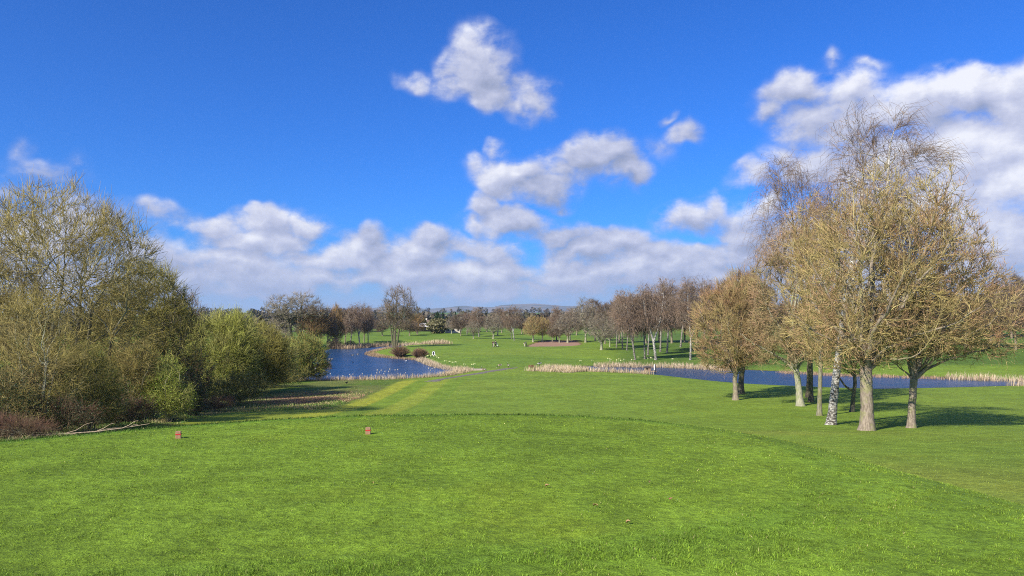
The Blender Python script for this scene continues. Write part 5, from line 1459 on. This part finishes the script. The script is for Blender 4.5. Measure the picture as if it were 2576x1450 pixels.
def daffodil_proto(b):
    root = empty('daffodil', b)
    rng = np.random.RandomState(2); A = Acc()
    m = 16; a = rng.rand(m)*6.28; q = rng.rand(m)*.22; h = .35+.25*rng.rand(m)
    A.add(rng, np.stack([np.stack([np.cos(a)*q*.4, np.sin(a)*q*.4, 0*a-.03], 1), np.stack([np.cos(a)*q*.8, np.sin(a)*q*.8, h*.6], 1), np.stack([np.cos(a)*q*1.3, np.sin(a)*q*1.3, h], 1)], 1),
          np.array([[.012, .012, .004]])*np.ones((m, 1)), 4, 0)
    part('leaf', A.mesh('leaf', M_LEAFD), root)
    for i in range(5):
        bm = bmesh.new()
        aa = rng.rand()*6.28; qq = .05+rng.rand()*.18; z = .45+.22*rng.rand(); cx, cy = math.cos(aa)*qq, math.sin(aa)*qq
        for k in range(6):
            t = k*math.pi/3; d = Vector((math.cos(t), 0, math.sin(t))); o = Vector((cx, cy-.01, z))
            n = Vector((-math.sin(t), 0, math.cos(t)))
            v = [bm.verts.new(o), bm.verts.new(o+d*.035+n*.022+Vector((0, -.012, 0))), bm.verts.new(o+d*.068), bm.verts.new(o+d*.035-n*.022+Vector((0, -.012, 0)))]
            bm.faces.new(v)
        cyl(bm, (cx, cy, z), (cx, cy-.045, z), .018, .030, 8)
        part('flower', bm_mesh('flower', bm, M_PETAL), root)
    return root
DP = None
G_D1 = 'daffodil clumps beside the lake reeds'; G_D2 = 'daffodil clumps above the far reeds of the right pond'; G_D3 = 'daffodil clumps behind the far arm of the lake'
dspots = [(1072,897,G_D1),(1076,902,G_D1),(1080,898,G_D1),(1084,903,G_D1),(1088,900,G_D1),(1092,904,G_D1),(1096,901,G_D1),(1100,906,G_D1),(1104,908,G_D1),(1120,916,G_D1),(1131,918,G_D1),(1139,920,G_D1),(1146,919,G_D1),(1168,925,G_D1),(1188,926,G_D1),(1194,924,G_D1),
          (1530,910,G_D2),(1536,912,G_D2),(1552,914,G_D2),(1558,911,G_D2),(1562,915,G_D2),(1570,912,G_D2),(1590,913,G_D2),(1630,909,G_D2),(1637,908,G_D2),(1641,909,G_D2),(1692,911,G_D2),(1606,906,G_D2),(1460,916,G_D2),(1490,915,G_D2),
          (1046,864,G_D3),(1056,863,G_D3),(1062,864,G_D3),(1068,863,G_D3),(1075,863,G_D3),(1082,864,G_D3),(1096,866,G_D3),(1050,863.5,G_D3)]
LD = {G_D1: 'clump of pale yellow daffodils in the grass beside the right lake shore reeds', G_D2: 'clump of pale yellow daffodils above the far reeds of the right pond', G_D3: 'clump of pale yellow daffodils behind the reeds of the far lake arm'}
for i, (px, py, g) in enumerate(dspots):
    b = at(px, py, 90)
    if DP is None: DP = daffodil_proto(b); r = DP
    else: r = copy_tree(DP); r.location = b
    r.scale = (1.0, 1.0, 1.1); r.rotation_euler = (0, 0, .5*math.sin(i*3.1))
    tag(r, LD[g], 'daffodils', g)

# ---------------------------------------------------------------- birds
def bird_mat(name):
    m, t, b = principled(name); t.l.new(t.attr('bc').outputs['Color'], b.inputs['Base Color']); b.inputs['Roughness'].default_value = .7; return m
M_BIRD = bird_mat('plumage')
BLK = (.012, .012, .013)
def bird(kind, b, rz, lab, cat, pose='stand', size=1.0, group=None, cols=None):
    """one continuous body lofted along the spine: tail, rump, breast, neck, head, bill; legs grow from the belly"""
    C = dict(back=(.13, .09, .06), breast=(.50, .42, .33), neck=BLK, head=BLK, bill=BLK, rump=(.75, .73, .68), tail=BLK, cheek=(.75, .73, .70), leg=BLK)
    if cols: C.update(cols)
    if pose == 'stand':
        sp = [(-.42, .50, .018, 'tail'), (-.34, .51, .05, 'tail'), (-.26, .50, .085, 'rump'), (-.16, .49, .125, 'back'), (-.02, .49, .155, 'back'), (.12, .51, .145, 'back'), (.20, .54, .11, 'breast'),
              (.24, .60, .06, 'neck'), (.25, .68, .038, 'neck'), (.255, .76, .034, 'neck'), (.27, .82, .042, 'head'), (.305, .845, .045, 'head'), (.345, .84, .030, 'head'), (.38, .83, .016, 'bill'), (.41, .825, .006, 'bill')]
    elif pose == 'graze':
        sp = [(-.42, .55, .018, 'tail'), (-.34, .55, .05, 'tail'), (-.26, .54, .085, 'rump'), (-.16, .52, .125, 'back'), (-.02, .50, .155, 'back'), (.12, .48, .145, 'back'), (.21, .46, .10, 'breast'),
              (.28, .42, .055, 'neck'), (.35, .34, .037, 'neck'), (.40, .25, .033, 'neck'), (.43, .18, .040, 'head'), (.455, .13, .042, 'head'), (.47, .085, .028, 'head'), (.48, .05, .014, 'bill'), (.487, .02, .005, 'bill')]
    elif pose == 'sit':
        sp = [(-.42, .16, .018, 'tail'), (-.34, .16, .05, 'tail'), (-.26, .155, .085, 'rump'), (-.16, .15, .125, 'back'), (-.02, .15, .155, 'back'), (.12, .17, .145, 'back'), (.20, .20, .11, 'breast'),
              (.235, .26, .06, 'neck'), (.245, .33, .038, 'neck'), (.25, .40, .034, 'neck'), (.265, .46, .042, 'head'), (.30, .485, .045, 'head'), (.34, .48, .030, 'head'), (.375, .47, .016, 'bill'), (.405, .465, .006, 'bill')]
    else:   # afloat
        sp = [(-.30, .12, .012, 'tail'), (-.25, .10, .04, 'tail'), (-.18, .08, .075, 'rump'), (-.08, .06, .10, 'back'), (.04, .06, .105, 'back'), (.13, .08, .075, 'breast'),
              (.17, .13, .042, 'neck'), (.18, .18, .034, 'neck'), (.195, .225, .038, 'head'), (.225, .235, .034, 'head'), (.255, .225, .018, 'bill'), (.285, .218, .008, 'bill')]
    seg = 12; V = []; Cc = []; Q = []; T = []
    S_ = np.array([s[:3] for s in sp]); pts = np.stack([S_[:, 0], 0*S_[:, 0], S_[:, 1]], 1)
    tn = unit(np.gradient(pts, axis=0))
    for i, (x, z, r, c) in enumerate(sp):
        up = np.cross(tn[i], np.array([0, 1, 0])); 
        if up[2] < 0 and abs(tn[i][2]) < .9: up = -up
        for k in range(seg):
            th = 2*math.pi*k/seg
            w = r*(.92 if c in ('back', 'rump', 'breast') else 1)
            v = pts[i]+np.array([0, 1, 0])*math.cos(th)*w+up*math.sin(th)*r
            V.append(v)
            col = C[c]
            if c in ('back',) and math.sin(th) < -.35: col = C['breast']
            if c == 'back' and abs(math.cos(th)) > .5 and math.sin(th) > -.35: col = tuple(q*1.15 for q in C['back'])
            if c == 'head' and abs(math.cos(th)) > .5 and i == len(sp)-4: col = C['cheek']
            Cc.append(col)
    for i in range(len(sp)-1):
        for k in range(seg):
            j = (k+1) % seg; Q.append((i*seg+k, i*seg+j, (i+1)*seg+j, (i+1)*seg+k))
    for e, base in ((0, 0), (len(sp)-1, (len(sp)-1)*seg)):
        V.append(pts[e]); Cc.append(C[sp[e][3]]); n0 = len(V)-1
        for k in range(seg): T.append((base+k, base+(k+1) % seg, n0) if e else (base+(k+1) % seg, base+k, n0))
    V = list(V)
    if pose in ('stand', 'graze'):
        for sy in (-.055, .055):
            L = np.array([[(.0, sy, .40), (-.015, sy, .28), (.01, sy, .15), (-.01, sy, .03), (.03, sy, .008)], ], float)
            v, q = tubes(L, np.array([[.045, .026, .013, .012, .016]]), 6); q = q+len(V); V += list(v); Cc += [C['back']]*6+[C['leg']]*(len(v)-6); Q += [tuple(a) for a in q]
            F = np.array([[(-.02, sy, .010), (.04, sy, .012), (.085, sy, .006)]]); v, q = tubes(F, np.array([[.012, .028, .034]]), 6); v[:, 2] = np.clip(v[:, 2], .001, .016)
            q = q+len(V); V += list(v); Cc += [C['leg']]*len(v); Q += [tuple(a) for a in q]
    me = mesh_np(kind, np.array(V)*size, quads=np.array(Q), tris=np.array(T), mat=M_BIRD, cols={'bc': np.array(Cc)})
    # folded wings sit on the flanks as children
    o = link(kind, me, None, b); o.rotation_euler = (0, 0, rz); tag(o, lab, cat, group)
    i0 = 4
    bx_, bz = sp[i0][0]-.06, sp[i0][1]+.03
    for sy in (-1, 1):
        m = 9; t = np.linspace(0, 1, m)
        Pw = np.stack([bx_+.20-t*.46*(1 if pose != 'float' else .62), sy*(sp[i0][2]*.80-t**2*.085), bz+.02+t*.0], 1)[None]
        Rw = (np.array([.02, .055, .075, .08, .075, .062, .045, .026, .008])*(1 if pose != 'float' else .7))[None]
        v, q = tubes(Pw, Rw, 8); v[:, 1] = sy*(np.abs(Pw[0, :, 1].repeat(8))+(v[:, 1]-Pw[0, :, 1].repeat(8))*.35*sy)
        wm = mesh_np('wing', v*size, quads=q, mat=M_BIRD, cols={'bc': np.tile(np.array(C['back']), (len(v), 1))})
        part('wing', wm, o)
    return o
G_G = 'dark geese on the ground between the two ponds'
bird('goose', at(1257, 927), math.pi, 'brown goose with lowered head and white breast on the gravel path', 'goose', 'graze', 1.15, G_G)
bird('goose', at(1279, 926.5), 2.0, 'upright goose with pale belly at the right end of the gravel path', 'goose', 'stand', 1.1, G_G)
bird('goose', at(1216, 932.5), 2.7, 'goose sitting by the pale slab with its black neck raised', 'goose', 'sit', 1.25, G_G)
bird('duck', at(1189, 930), .4, 'small black-headed duck resting at the left end of the pale slab', 'duck', 'sit', .8, None, dict(breast=(.6, .5, .38), back=(.45, .36, .26)))
bird('goose', at(1357, 923), 3.0, 'large black-backed goose bending at the left tip of the pale reed clump', 'goose', 'graze', 1.25, G_G, dict(back=(.02, .02, .022), breast=(.78, .76, .72)))
bird('swan', at(1155, 937.5), 2.6, 'white bird resting among the reeds at the near corner of the lake', 'swan', 'sit', .75, None, {k: (.8, .79, .75) for k in ('back', 'breast', 'neck', 'head', 'rump', 'tail', 'cheek')})
bird('crow', at(872, 968), .6, 'black crow on the yellow grass below the near lake reeds', 'crow', 'stand', .55, None, {k: BLK for k in ('back', 'breast', 'neck', 'head', 'rump', 'tail', 'cheek')})
bird('moorhen', at(952, 868.5), 2.2, 'small dark waterfowl on the far bank left of the lone spit tree', 'moorhen', 'stand', .6, None, {k: BLK for k in ('back', 'breast', 'neck', 'head', 'rump', 'tail', 'cheek')})
def wat(px, py): return Vector((*g0(px, py, 0), 0.0))
MALL = dict(neck=(.02, .05, .03), head=(.015, .06, .03), bill=(.5, .4, .05), breast=(.55, .50, .45), back=(.20, .17, .14), rump=(.02, .02, .02), cheek=(.015, .06, .03))
G_K = 'ducks swimming on the lake'
bird('duck', wat(887, 895), .3, 'left one of the pair of ducks swimming in mid lake', 'duck', 'float', 1.5, G_K, MALL)
bird('duck', wat(900, 892.5), .1, 'right one of the pair of ducks swimming in mid lake', 'duck', 'float', 1.5, G_K, MALL)
bird('duck', wat(829, 905), 2.8, 'left one of two ducks close to the rounded dark green bush', 'duck', 'float', 1.4, G_K, MALL)
bird('duck', wat(835, 904.5), .2, 'right one of two ducks close to the rounded dark green bush', 'duck', 'float', 1.4, G_K, MALL)
bird('duck', wat(888, 912.5), 2.0, 'small dark duck alone on the water below the mid-lake pair', 'duck', 'float', 1.0, G_K, {k: BLK for k in ('back', 'breast', 'neck', 'head', 'rump', 'tail', 'cheek')})
bird('gull', wat(1021, 909.5), .8, 'tiny white gull afloat in front of the larger osier mound', 'gull', 'float', 1.0, None, {k: (.75, .74, .72) for k in ('back', 'breast', 'neck', 'head', 'rump', 'tail', 'cheek')})

# pale slab by the path, boards at the reed clump
M_SLAB = simple_mat('pale_concrete', (.42, .34, .26), .9, .15, 2.0, .3)
b = at(1202, 931.5)
bm = bmesh.new(); bx(bm, (0, 0, .06), (2.9, 2.6, .22), .03, .08)
tag(link('stone_slab', bm_mesh('stone_slab', bm, M_SLAB), None, b), 'pale flat slab bridging the path at the corner of the lake', 'slab')
M_BOARD = simple_mat('rusty_board', (.20, .11, .06), .85, .25, 6.0, .3)
b = at(1337, 925.5)
root = empty('retaining_board', b); tag(root, 'short rust-brown timber retaining wall at the left tip of the reed clump', 'retaining wall')
for k in range(3):
    bm = bmesh.new(); bx(bm, (k*.34-.4, k*.15, .2), (.30, .09, .55+.05*(k % 2)), .012, .2); part('board', bm_mesh('board', bm, M_BOARD), root)

# lifebuoy post by the reeds
M_WHITE = simple_mat('white_paint', (.78, .78, .76), .45, .06, 10)
M_BLACKP = simple_mat('black_paint', (.02, .02, .022), .5, .1, 10)
b = at(1091, 900)
root = empty('lifebuoy_station', b, -.2); tag(root, 'white lifebuoy on a dark backboard and post beside the daffodils', 'lifebuoy')
bm = bmesh.new(); bx(bm, (0, .06, .40), (.09, .09, 1.0), .01); part('post', bm_mesh('post', bm, M_BLACKP), root)
bm = bmesh.new(); bx(bm, (.04, .0, .90), (.62, .04, 1.0), .02); part('backboard', bm_mesh('backboard', bm, M_BLACKP), root)
th = np.linspace(0, 2*math.pi, 33); V = []
Pt = np.stack([.28*np.cos(th), np.full(33, -.08), .92+.42*np.sin(th)], 1)[None]
v, q = tubes(Pt, np.full((1, 33), .085), 8)
part('ring', mesh_np('ring', v, quads=q, mat=M_WHITE), root)

# depth gauge post in the right pond
b = wat(1648, 940.5)
root = empty('marker_post', b); tag(root, 'black post with a white upper board standing in the right pond', 'post')
bm = bmesh.new(); bx(bm, (.04, 0, .45), (.12, .12, 2.3), .01, 0); part('post', bm_mesh('post', bm, M_BLACKP), root)
bm = bmesh.new(); bx(bm, (-.12, -.03, 1.1), (.18, .05, .95), .01, 0, (1, 1)); part('board', bm_mesh('board', bm, M_WHITE), root)
# duck house on its raft
M_OLDW = simple_mat('weathered_wood', (.26, .18, .12), .9, .25, 5.0, .3)
M_FELT = simple_mat('roof_felt', (.12, .10, .09), .9, .2, 5.0)
M_HOLE = simple_mat('dark_opening', (.01, .01, .01), .9, .1)
b = wat(1629, 935.5)
root = empty('duck_house', b, .1); tag(root, 'weathered wooden duck house on a raft in the right pond', 'duck house')
bm = bmesh.new(); bx(bm, (0, 0, .45), (1.0, .85, .62), .02); part('wall', bm_mesh('wall', bm, M_OLDW), root)
bm = bmesh.new(); prism(bm, [(-.62, .76), (.62, .76), (.40, .98), (-.40, .98)], -.58, .58); part('roof', bm_mesh('roof', bm, M_FELT), root)
bm = bmesh.new(); bx(bm, (-.22, -.43, .48), (.26, .03, .30), .005); part('entrance', bm_mesh('entrance', bm, M_HOLE), root)
bm = bmesh.new()
for k in range(6): bx(bm, (0.25, -.8+k*.32, .07), (2.3, .29, .10), .01)
part('raft', bm_mesh('raft', bm, M_OLDW), root)

# ---------------------------------------------------------------- golfers
def skinned(name, chains, mat, sub=1):
    """chains: lists of (x,y,z,r); shared points weld; first vertex is the root"""
    bm = bmesh.new(); L = bm.verts.layers.skin.verify(); seen = {}
    def vert(p):
        k = (round(p[0], 3), round(p[1], 3), round(p[2], 3))
        if k not in seen:
            v = bm.verts.new(p[:3]); v[L].radius = (p[3], p[3]); seen[k] = v
        return seen[k]
    first = None
    for c in chains:
        vs = [vert(p) for p in c]
        if first is None: first = vs[0]; first[L].use_root = True
        for a, b_ in zip(vs[:-1], vs[1:]):
            if a != b_ and not bm.edges.get((a, b_)): bm.edges.new((a, b_))
    me = bpy.data.meshes.new(name); bm.to_mesh(me); bm.free()
    o = bpy.data.objects.new(name, me); COL.objects.link(o)
    o.modifiers.new('s', 'SKIN').use_smooth_shade = True
    m = o.modifiers.new('d', 'SUBSURF'); m.levels = sub; m.render_levels = sub
    dg = bpy.context.evaluated_depsgraph_get(); dg.update()
    me2 = bpy.data.meshes.new_from_object(o.evaluated_get(dg)); me2.name = name
    bpy.data.objects.remove(o, do_unlink=True)
    me2.materials.clear(); me2.materials.append(mat)
    return me2
M_SKIN = simple_mat('skin', (.52, .32, .23), .6, .06)
M_HAIR = simple_mat('dark_hair', (.04, .03, .02), .8, .2)
M_MAROON = simple_mat('maroon_fleece', (.075, .018, .03), .9, .15)
M_CHAR = simple_mat('charcoal_jacket', (.035, .035, .04), .8, .15)
M_NAVY = simple_mat('dark_trousers', (.018, .018, .024), .85, .15)
M_CREAM = simple_mat('cream_trousers', (.60, .50, .42), .85, .1)
M_SHOE = simple_mat('white_shoe', (.7, .7, .68), .5, .05)
M_CAP = simple_mat('green_cap', (.03, .07, .035), .8, .1)
M_GREY = simple_mat('grey_panel', (.30, .29, .32), .8, .1)
def fingers(w, d, r=.009):
    """five fingers from wrist w along unit d, curled"""
    w = Vector(w); d = Vector(d).normalized(); s = d.cross(Vector((0, 1, 0))).normalized() if abs(d.y) < .9 else Vector((1, 0, 0)); n = d.cross(s)
    palm = w+d*.055; out = [[(*w, .028), (*palm, .034)]]
    for k, (o, L) in enumerate([(-.03, .062), (-.01, .072), (.01, .076), (.03, .068)]):
        a = palm+s*o+d*.035; b2 = a+d*L*.5+n*.012; c = b2+d*L*.3+n*.030
        out.append([(*palm, .034), (*a, r), (*b2, r*.95), (*c, r*.8)])
    t = w+d*.03+s*-.035; out.append([(*palm, .034), (*t, r*1.1), (*(t+d*.045-s*.01+n*.015), r)])
    return out
def person(b, rz, lab, jacket, trousers, shoe, hip, chest, neck, head, lh, rh, le, re, lf, rf, lk, rk, cap=None, group=None, hair=True):
    root = empty('person', b, rz); tag(root, lab, 'golfer', group)
    V = Vector; hip, chest, neck, head = map(V, (hip, chest, neck, head)); mid = (hip+chest)/2
    sd = V((0, 1, 0))
    ls, rs = chest+sd*.17+(neck-chest)*.35, chest-sd*.17+(neck-chest)*.35
    lh, rh, le, re, lf, rf, lk, rk = map(V, (lh, rh, le, re, lf, rf, lk, rk))
    lhip, rhip = hip+sd*.09-V((0, 0, .05)), hip-sd*.09-V((0, 0, .05))
    def body(e, hands=True):
        c = [[(*hip, .125+e), (*mid, .125+e), (*chest, .145+e), (*neck, .055+e)]]
        c += [[(*chest, .145+e), (*ls, .065+e), (*le, .043+e), (*lh, .028+e)], [(*chest, .145+e), (*rs, .065+e), (*re, .043+e), (*rh, .028+e)]]
        return c
    up = (head-neck).normalized(); fw = V((1, 0, 0)); fw = (fw-up*fw.dot(up)).normalized()
    hd = [[(*neck, .055), (*(neck+up*.07), .052), (*(head-up*.03), .078), (*(head+up*.05), .088), (*(head+up*.10), .055)],
          [(*(head-up*.03), .078), (*(head-up*.07+fw*.045), .038)], [(*(head-up*.03), .078), (*(head-up*.005+fw*.085), .016), (*(head-up*.01+fw*.105), .010)]]
    for s_ in (-1, 1): hd.append([(*(head-up*.03), .078), (*(head-up*.005+sd*.082*s_), .022)])
    legs = [[(*hip, .125), (*lhip, .095), (*lk, .060), (*lf, .042), (*(lf+V((.10, 0, -.045))), .035)], [(*hip, .125), (*rhip, .095), (*rk, .060), (*rf, .042), (*(rf+V((.10, 0, -.045))), .035)]]
    ch = body(0)+hd+legs
    for w_, e_ in ((lh, le), (rh, re)): ch += fingers(w_, w_-e_)
    part('body', skinned('body', ch, M_SKIN), root)
    part('jacket', skinned('jacket', [[(*(hip-V((0, 0, .02))), .150), (*mid, .150), (*chest, .168), (*(chest*.4+neck*.6), .085)],
         [(*chest, .168), (*ls, .088), (*le, .062), (*(lh*.9+le*.1), .044)], [(*chest, .168), (*rs, .088), (*re, .062), (*(rh*.9+re*.1), .044)]], jacket), root)
    part('trousers', skinned('trousers', [[(*hip, .142), (*lhip, .112), (*lk, .080), (*(lf+V((0, 0, .02))), .060)], [(*hip, .142), (*rhip, .112), (*rk, .080), (*(rf+V((0, 0, .02))), .060)]], trousers), root)
    for f in (lf, rf):
        part('shoe', skinned('shoe', [[(*(f+V((-.05, 0, -.035))), .045), (*(f+V((.05, 0, -.04))), .045), (*(f+V((.15, 0, -.05))), .036)]], shoe), root)
    if hair: part('hair', skinned('hair', [[(*(head+up*.02-fw*.03), .088), (*(head+up*.07-fw*.012), .088), (*(head+up*.11), .055)], [(*(head+up*.02-fw*.03), .088), (*(head-up*.05-fw*.045), .06)]], M_HAIR), root)
    if cap: part('cap', skinned('cap', [[(*(head+up*.07), .100), (*(head+up*.125), .075)], [(*(head+up*.07), .100), (*(head+up*.065+fw*.15), .035)]], cap), root)
    return root
# two walkers side by side, seen from behind, each bent to a trolley handle
w1 = at(1240.5, 873.2); w2 = at(1246.5, 873.2)
person(w1, 1.75, 'person in a maroon top, left of the two walking golfers', M_MAROON, M_NAVY, M_SHOE, (0, 0, .92), (.06, 0, 1.34), (.09, 0, 1.50), (.13, 0, 1.63),
       (.30, .20, .98), (.26, -.24, .95), (.10, .27, 1.12), (.06, -.28, 1.12), (.22, .09, .10), (-.22, -.09, .10), (.14, .09, .50), (-.02, -.09, .49), group='pair of walking golfers')
person(w2, 1.60, 'person in a dark grey-panelled jacket, right of the two walking golfers', M_CHAR, M_NAVY, M_SHOE, (0, 0, .95), (.05, 0, 1.40), (.07, 0, 1.57), (.10, 0, 1.70),
       (.10, .30, .85), (.22, -.26, 1.0), (.02, .27, 1.12), (.02, -.29, 1.16), (-.20, .09, .10), (.24, -.09, .10), (-.02, .09, .51), (.15, -.09, .52), cap=M_CHAR, group='pair of walking golfers')
# one bending over a trolley by the bunker
w3 = at(1319.5, 872.2)
person(w3, .3, 'person in a dark jacket and cream trousers bending over a trolley beside the bunker', M_CHAR, M_CREAM, M_SHOE, (-.12, 0, .92), (.18, 0, 1.22), (.33, 0, 1.28), (.44, 0, 1.30),
       (.58, .12, .86), (.55, -.14, .88), (.40, .22, .98), (.36, -.24, 1.0), (-.02, .16, .10), (-.08, -.16, .10), (.02, .15, .50), (-.02, -.15, .50), cap=M_CAP)
def trolley(b, rz, lab, bagm, topm):
    root = empty('golf_trolley', b, rz); tag(root, lab, 'golf trolley')
    A = Acc(); rng = np.random.RandomState(3); z = np.linspace(0, 1, 6)
    A.add(rng, np.stack([.05+z*.22, 0*z, .22+z*.80], 1)[None], np.array([[.10, .12, .115, .12, .13, .13]]), 10, 0)
    part('golf_bag', A.mesh('golf_bag', bagm), root)
    bm = bmesh.new()
    cyl(bm, (-.05, 0, .20), (.55, 0, 1.02), .018); cyl(bm, (.55, -.12, 1.02), (.55, .12, 1.02), .016); cyl(bm, (.02, -.32, .15), (.02, .32, .15), .015); cyl(bm, (-.05, 0, .2), (-.35, 0, .12), .015)
    part('frame', bm_mesh('frame', bm, M_GREY), root)
    for y in (-.33, .33):
        bm = bmesh.new(); cyl(bm, (.02, y-.025, .15), (.02, y+.025, .15), .15, seg=20); part('wheel', bm_mesh('wheel', bm, M_BLACKP), root)
    bm = bmesh.new(); cyl(bm, (-.35, -.02, .09), (-.35, .02, .09), .09, seg=16); part('wheel', bm_mesh('wheel', bm, M_BLACKP), root)
    for k in range(6):
        a = k*1.05; x, y = .27+.06*math.cos(a), .07*math.sin(a)
        bm = bmesh.new(); cyl(bm, (x, y, .98), (x+.05, y*1.3, 1.16+.03*(k % 3)), .009); bx(bm, (x+.07, y*1.3, 1.19+.03*(k % 3)), (.10, .05, .05), .012)
        part('golf_club', bm_mesh('golf_club', bm, topm), root)
trolley(at(1251.5, 873.0), 2.4, 'golf trolley with white club covers right of the walking golfers', M_WHITE, M_WHITE)
trolley(at(1240.8, 874.2), -1.2, 'golf trolley with a pale bag at the feet of the maroon-topped golfer', M_CREAM, M_WHITE)
trolley(at(1325.5, 872.4), 2.9, 'golf trolley at the left end of the red sand bunker', M_CHAR, M_GREY)

# ---------------------------------------------------------------- buildings beyond the course
M_PALEROOF = simple_mat('pale_sheet_roof', (.62, .58, .54), .6, .12, .8)
M_BARN = simple_mat('dark_timber', (.05, .042, .035), .9, .25, 1.5)
M_TILE = simple_mat('brown_tile', (.16, .115, .09), .9, .25, 1.2)
M_RENDER = simple_mat('cream_render', (.62, .56, .46), .85, .1, .8)
M_WHITEW = simple_mat('white_wall', (.78, .76, .70), .85, .08, .5)
M_GLASS = simple_mat('window_glass', (.03, .035, .045), .2, .1)
def house(nm, px, py, w, h, d, roofh, rz, lab, wallm, roofm, chim=0, wins=(), gable=False, ymin=250, door=None, cat='house'):
    b = at(px, py, ymin)
    root = empty(nm, b, rz); tag(root, lab, cat)
    bm = bmesh.new(); bx(bm, (0, 0, h/2-.3), (w, d, h+.6)); 
    if gable:   # gable ends to left/right are closed by wall triangles
        pass
    prism(bm, [(-w/2, h), (w/2, h), (0, h+roofh)], -d/2, d/2) if gable else None
    if not gable:
        A = [bm.verts.new(p) for p in [(-w/2, -d/2, h), (-w/2, d/2, h), (-w/2, 0, h+roofh)]]; bm.faces.new(A)
        A = [bm.verts.new(p) for p in [(w/2, -d/2, h), (w/2, d/2, h), (w/2, 0, h+roofh)]]; bm.faces.new(A)
    part('wall', bm_mesh('wall', bm, wallm), root)
    bm = bmesh.new(); t = .22; o = .5
    if gable:
        k = roofh/(w/2)
        for s_ in (-1, 1): prism(bm, [(0, h+roofh+.02), (0, h+roofh+t), (s_*(w/2+o), h-o*k+t), (s_*(w/2+o), h-o*k+.02)][::s_], -d/2-o, d/2+o)
    else:
        k = roofh/(d/2)
        for s_ in (-1, 1):
            pr = [(0, h+roofh+.02), (0, h+roofh+t), (s_*(d/2+o), h-o*k+t), (s_*(d/2+o), h-o*k+.02)]
            A = [bm.verts.new((-w/2-o, y, z)) for y, z in pr]; B = [bm.verts.new((w/2+o, y, z)) for y, z in pr]
            bm.faces.new(A); bm.faces.new(B[::-1])
            for i in range(4): bm.faces.new((A[(i+1) % 4], A[i], B[i], B[(i+1) % 4]))
        bmesh.ops.recalc_face_normals(bm, faces=bm.faces)
    rf = part('roof', bm_mesh('roof', bm, roofm), root)
    if chim:
        bm = bmesh.new(); bx(bm, (chim, 0, h+roofh+.1), (.8, .7, 1.6)); bx(bm, (chim, 0, h+roofh+1.05), (.5, .3, .3)); part('chimney', bm_mesh('chimney', bm, wallm), rf)
    for (x, z, ww, wh) in wins:
        bm = bmesh.new(); bx(bm, (x, -d/2-.03, z), (ww+.2, .08, wh+.2)); f = part('window', bm_mesh('window', bm, M_WHITE), root)
        bm = bmesh.new(); bx(bm, (x, -d/2-.075, z), (ww, .03, wh)); part('pane', bm_mesh('pane', bm, M_GLASS), f)
    if door:
        bm = bmesh.new(); bx(bm, (door[0], -d/2-.03, door[3]/2+.02), (door[1], .1, door[3])); part('door', bm_mesh('door', bm, M_BARN if door[2] else M_HOLE), root)
    return root
house('barn', 1065, 834, 9.5, 2.6, 8, 1.5, .05, 'low dark barn with a pale sheet roof behind the tree line', M_BARN, M_PALEROOF, ymin=380, door=(1.5, 4.6, 0, 2.2), cat='barn')
house('cottage', 1087, 829, 8.5, 2.8, 6, 2.4, -.1, 'brown-roofed cottage with a chimney behind the barn', M_RENDER, M_TILE, chim=-3.4, wins=[(-2, 1.4, 1.0, 1.1), (1.5, 1.4, 1.0, 1.1)], ymin=430)
house('garden_hut', 1140, 837.5, 7.6, 2.7, 4, .8, .1, 'low cream hut with vertical posts under the bare trees', M_RENDER, M_TILE, wins=[(-2.4, 1.5, .9, 1.3), (0, 1.5, .9, 1.3), (2.4, 1.5, .9, 1.3)], ymin=350, cat='hut')
house('house', 1111, 808, 8, 5.0, 12, 4.5, .15, 'white gabled house with a pointed roof on the far slope', M_WHITEW, M_TILE, gable=True, wins=[(-1.6, 1.5, 1.2, 1.3), (1.6, 1.5, 1.2, 1.3), (0, 4.4, 1.0, 1.2)], ymin=700)
house('house', 690, 806, 14, 5.0, 10, 4, .0, 'pale house half hidden in the far wood, seen through the oak', M_RENDER, M_TILE, chim=4, wins=[(-3, 1.6, 1.2, 1.2), (3, 1.6, 1.2, 1.2)], ymin=800)
house('farm_shed', 722, 816, 16, 3.2, 10, 1.8, .1, 'white-roofed farm shed seen through the lower boughs of the oak', M_BARN, M_PALEROOF, ymin=450, door=(2, 5, 0, 2.6), cat='shed')
# ---------------------------------------------------------------- the air between here and the hills
def haze():
    bm = bmesh.new(); bx(bm, (0, 6900, 150), (24000, 14000, 306))
    m = bpy.data.materials.new('haze_air'); m.use_nodes = True
    t = NT(m.node_tree); t.n.clear()
    v = t.new('ShaderNodeVolumePrincipled'); v.inputs['Color'].default_value = (.62, .78, 1.0, 1)
    v.inputs['Density'].default_value = 6.5e-5; v.inputs['Anisotropy'].default_value = .1
    o = t.new('ShaderNodeOutputMaterial'); t.l.new(v.outputs[0], o.inputs['Volume'])
    tag(link('haze', bm_mesh('haze', bm, m)), kind='stuff')
haze()
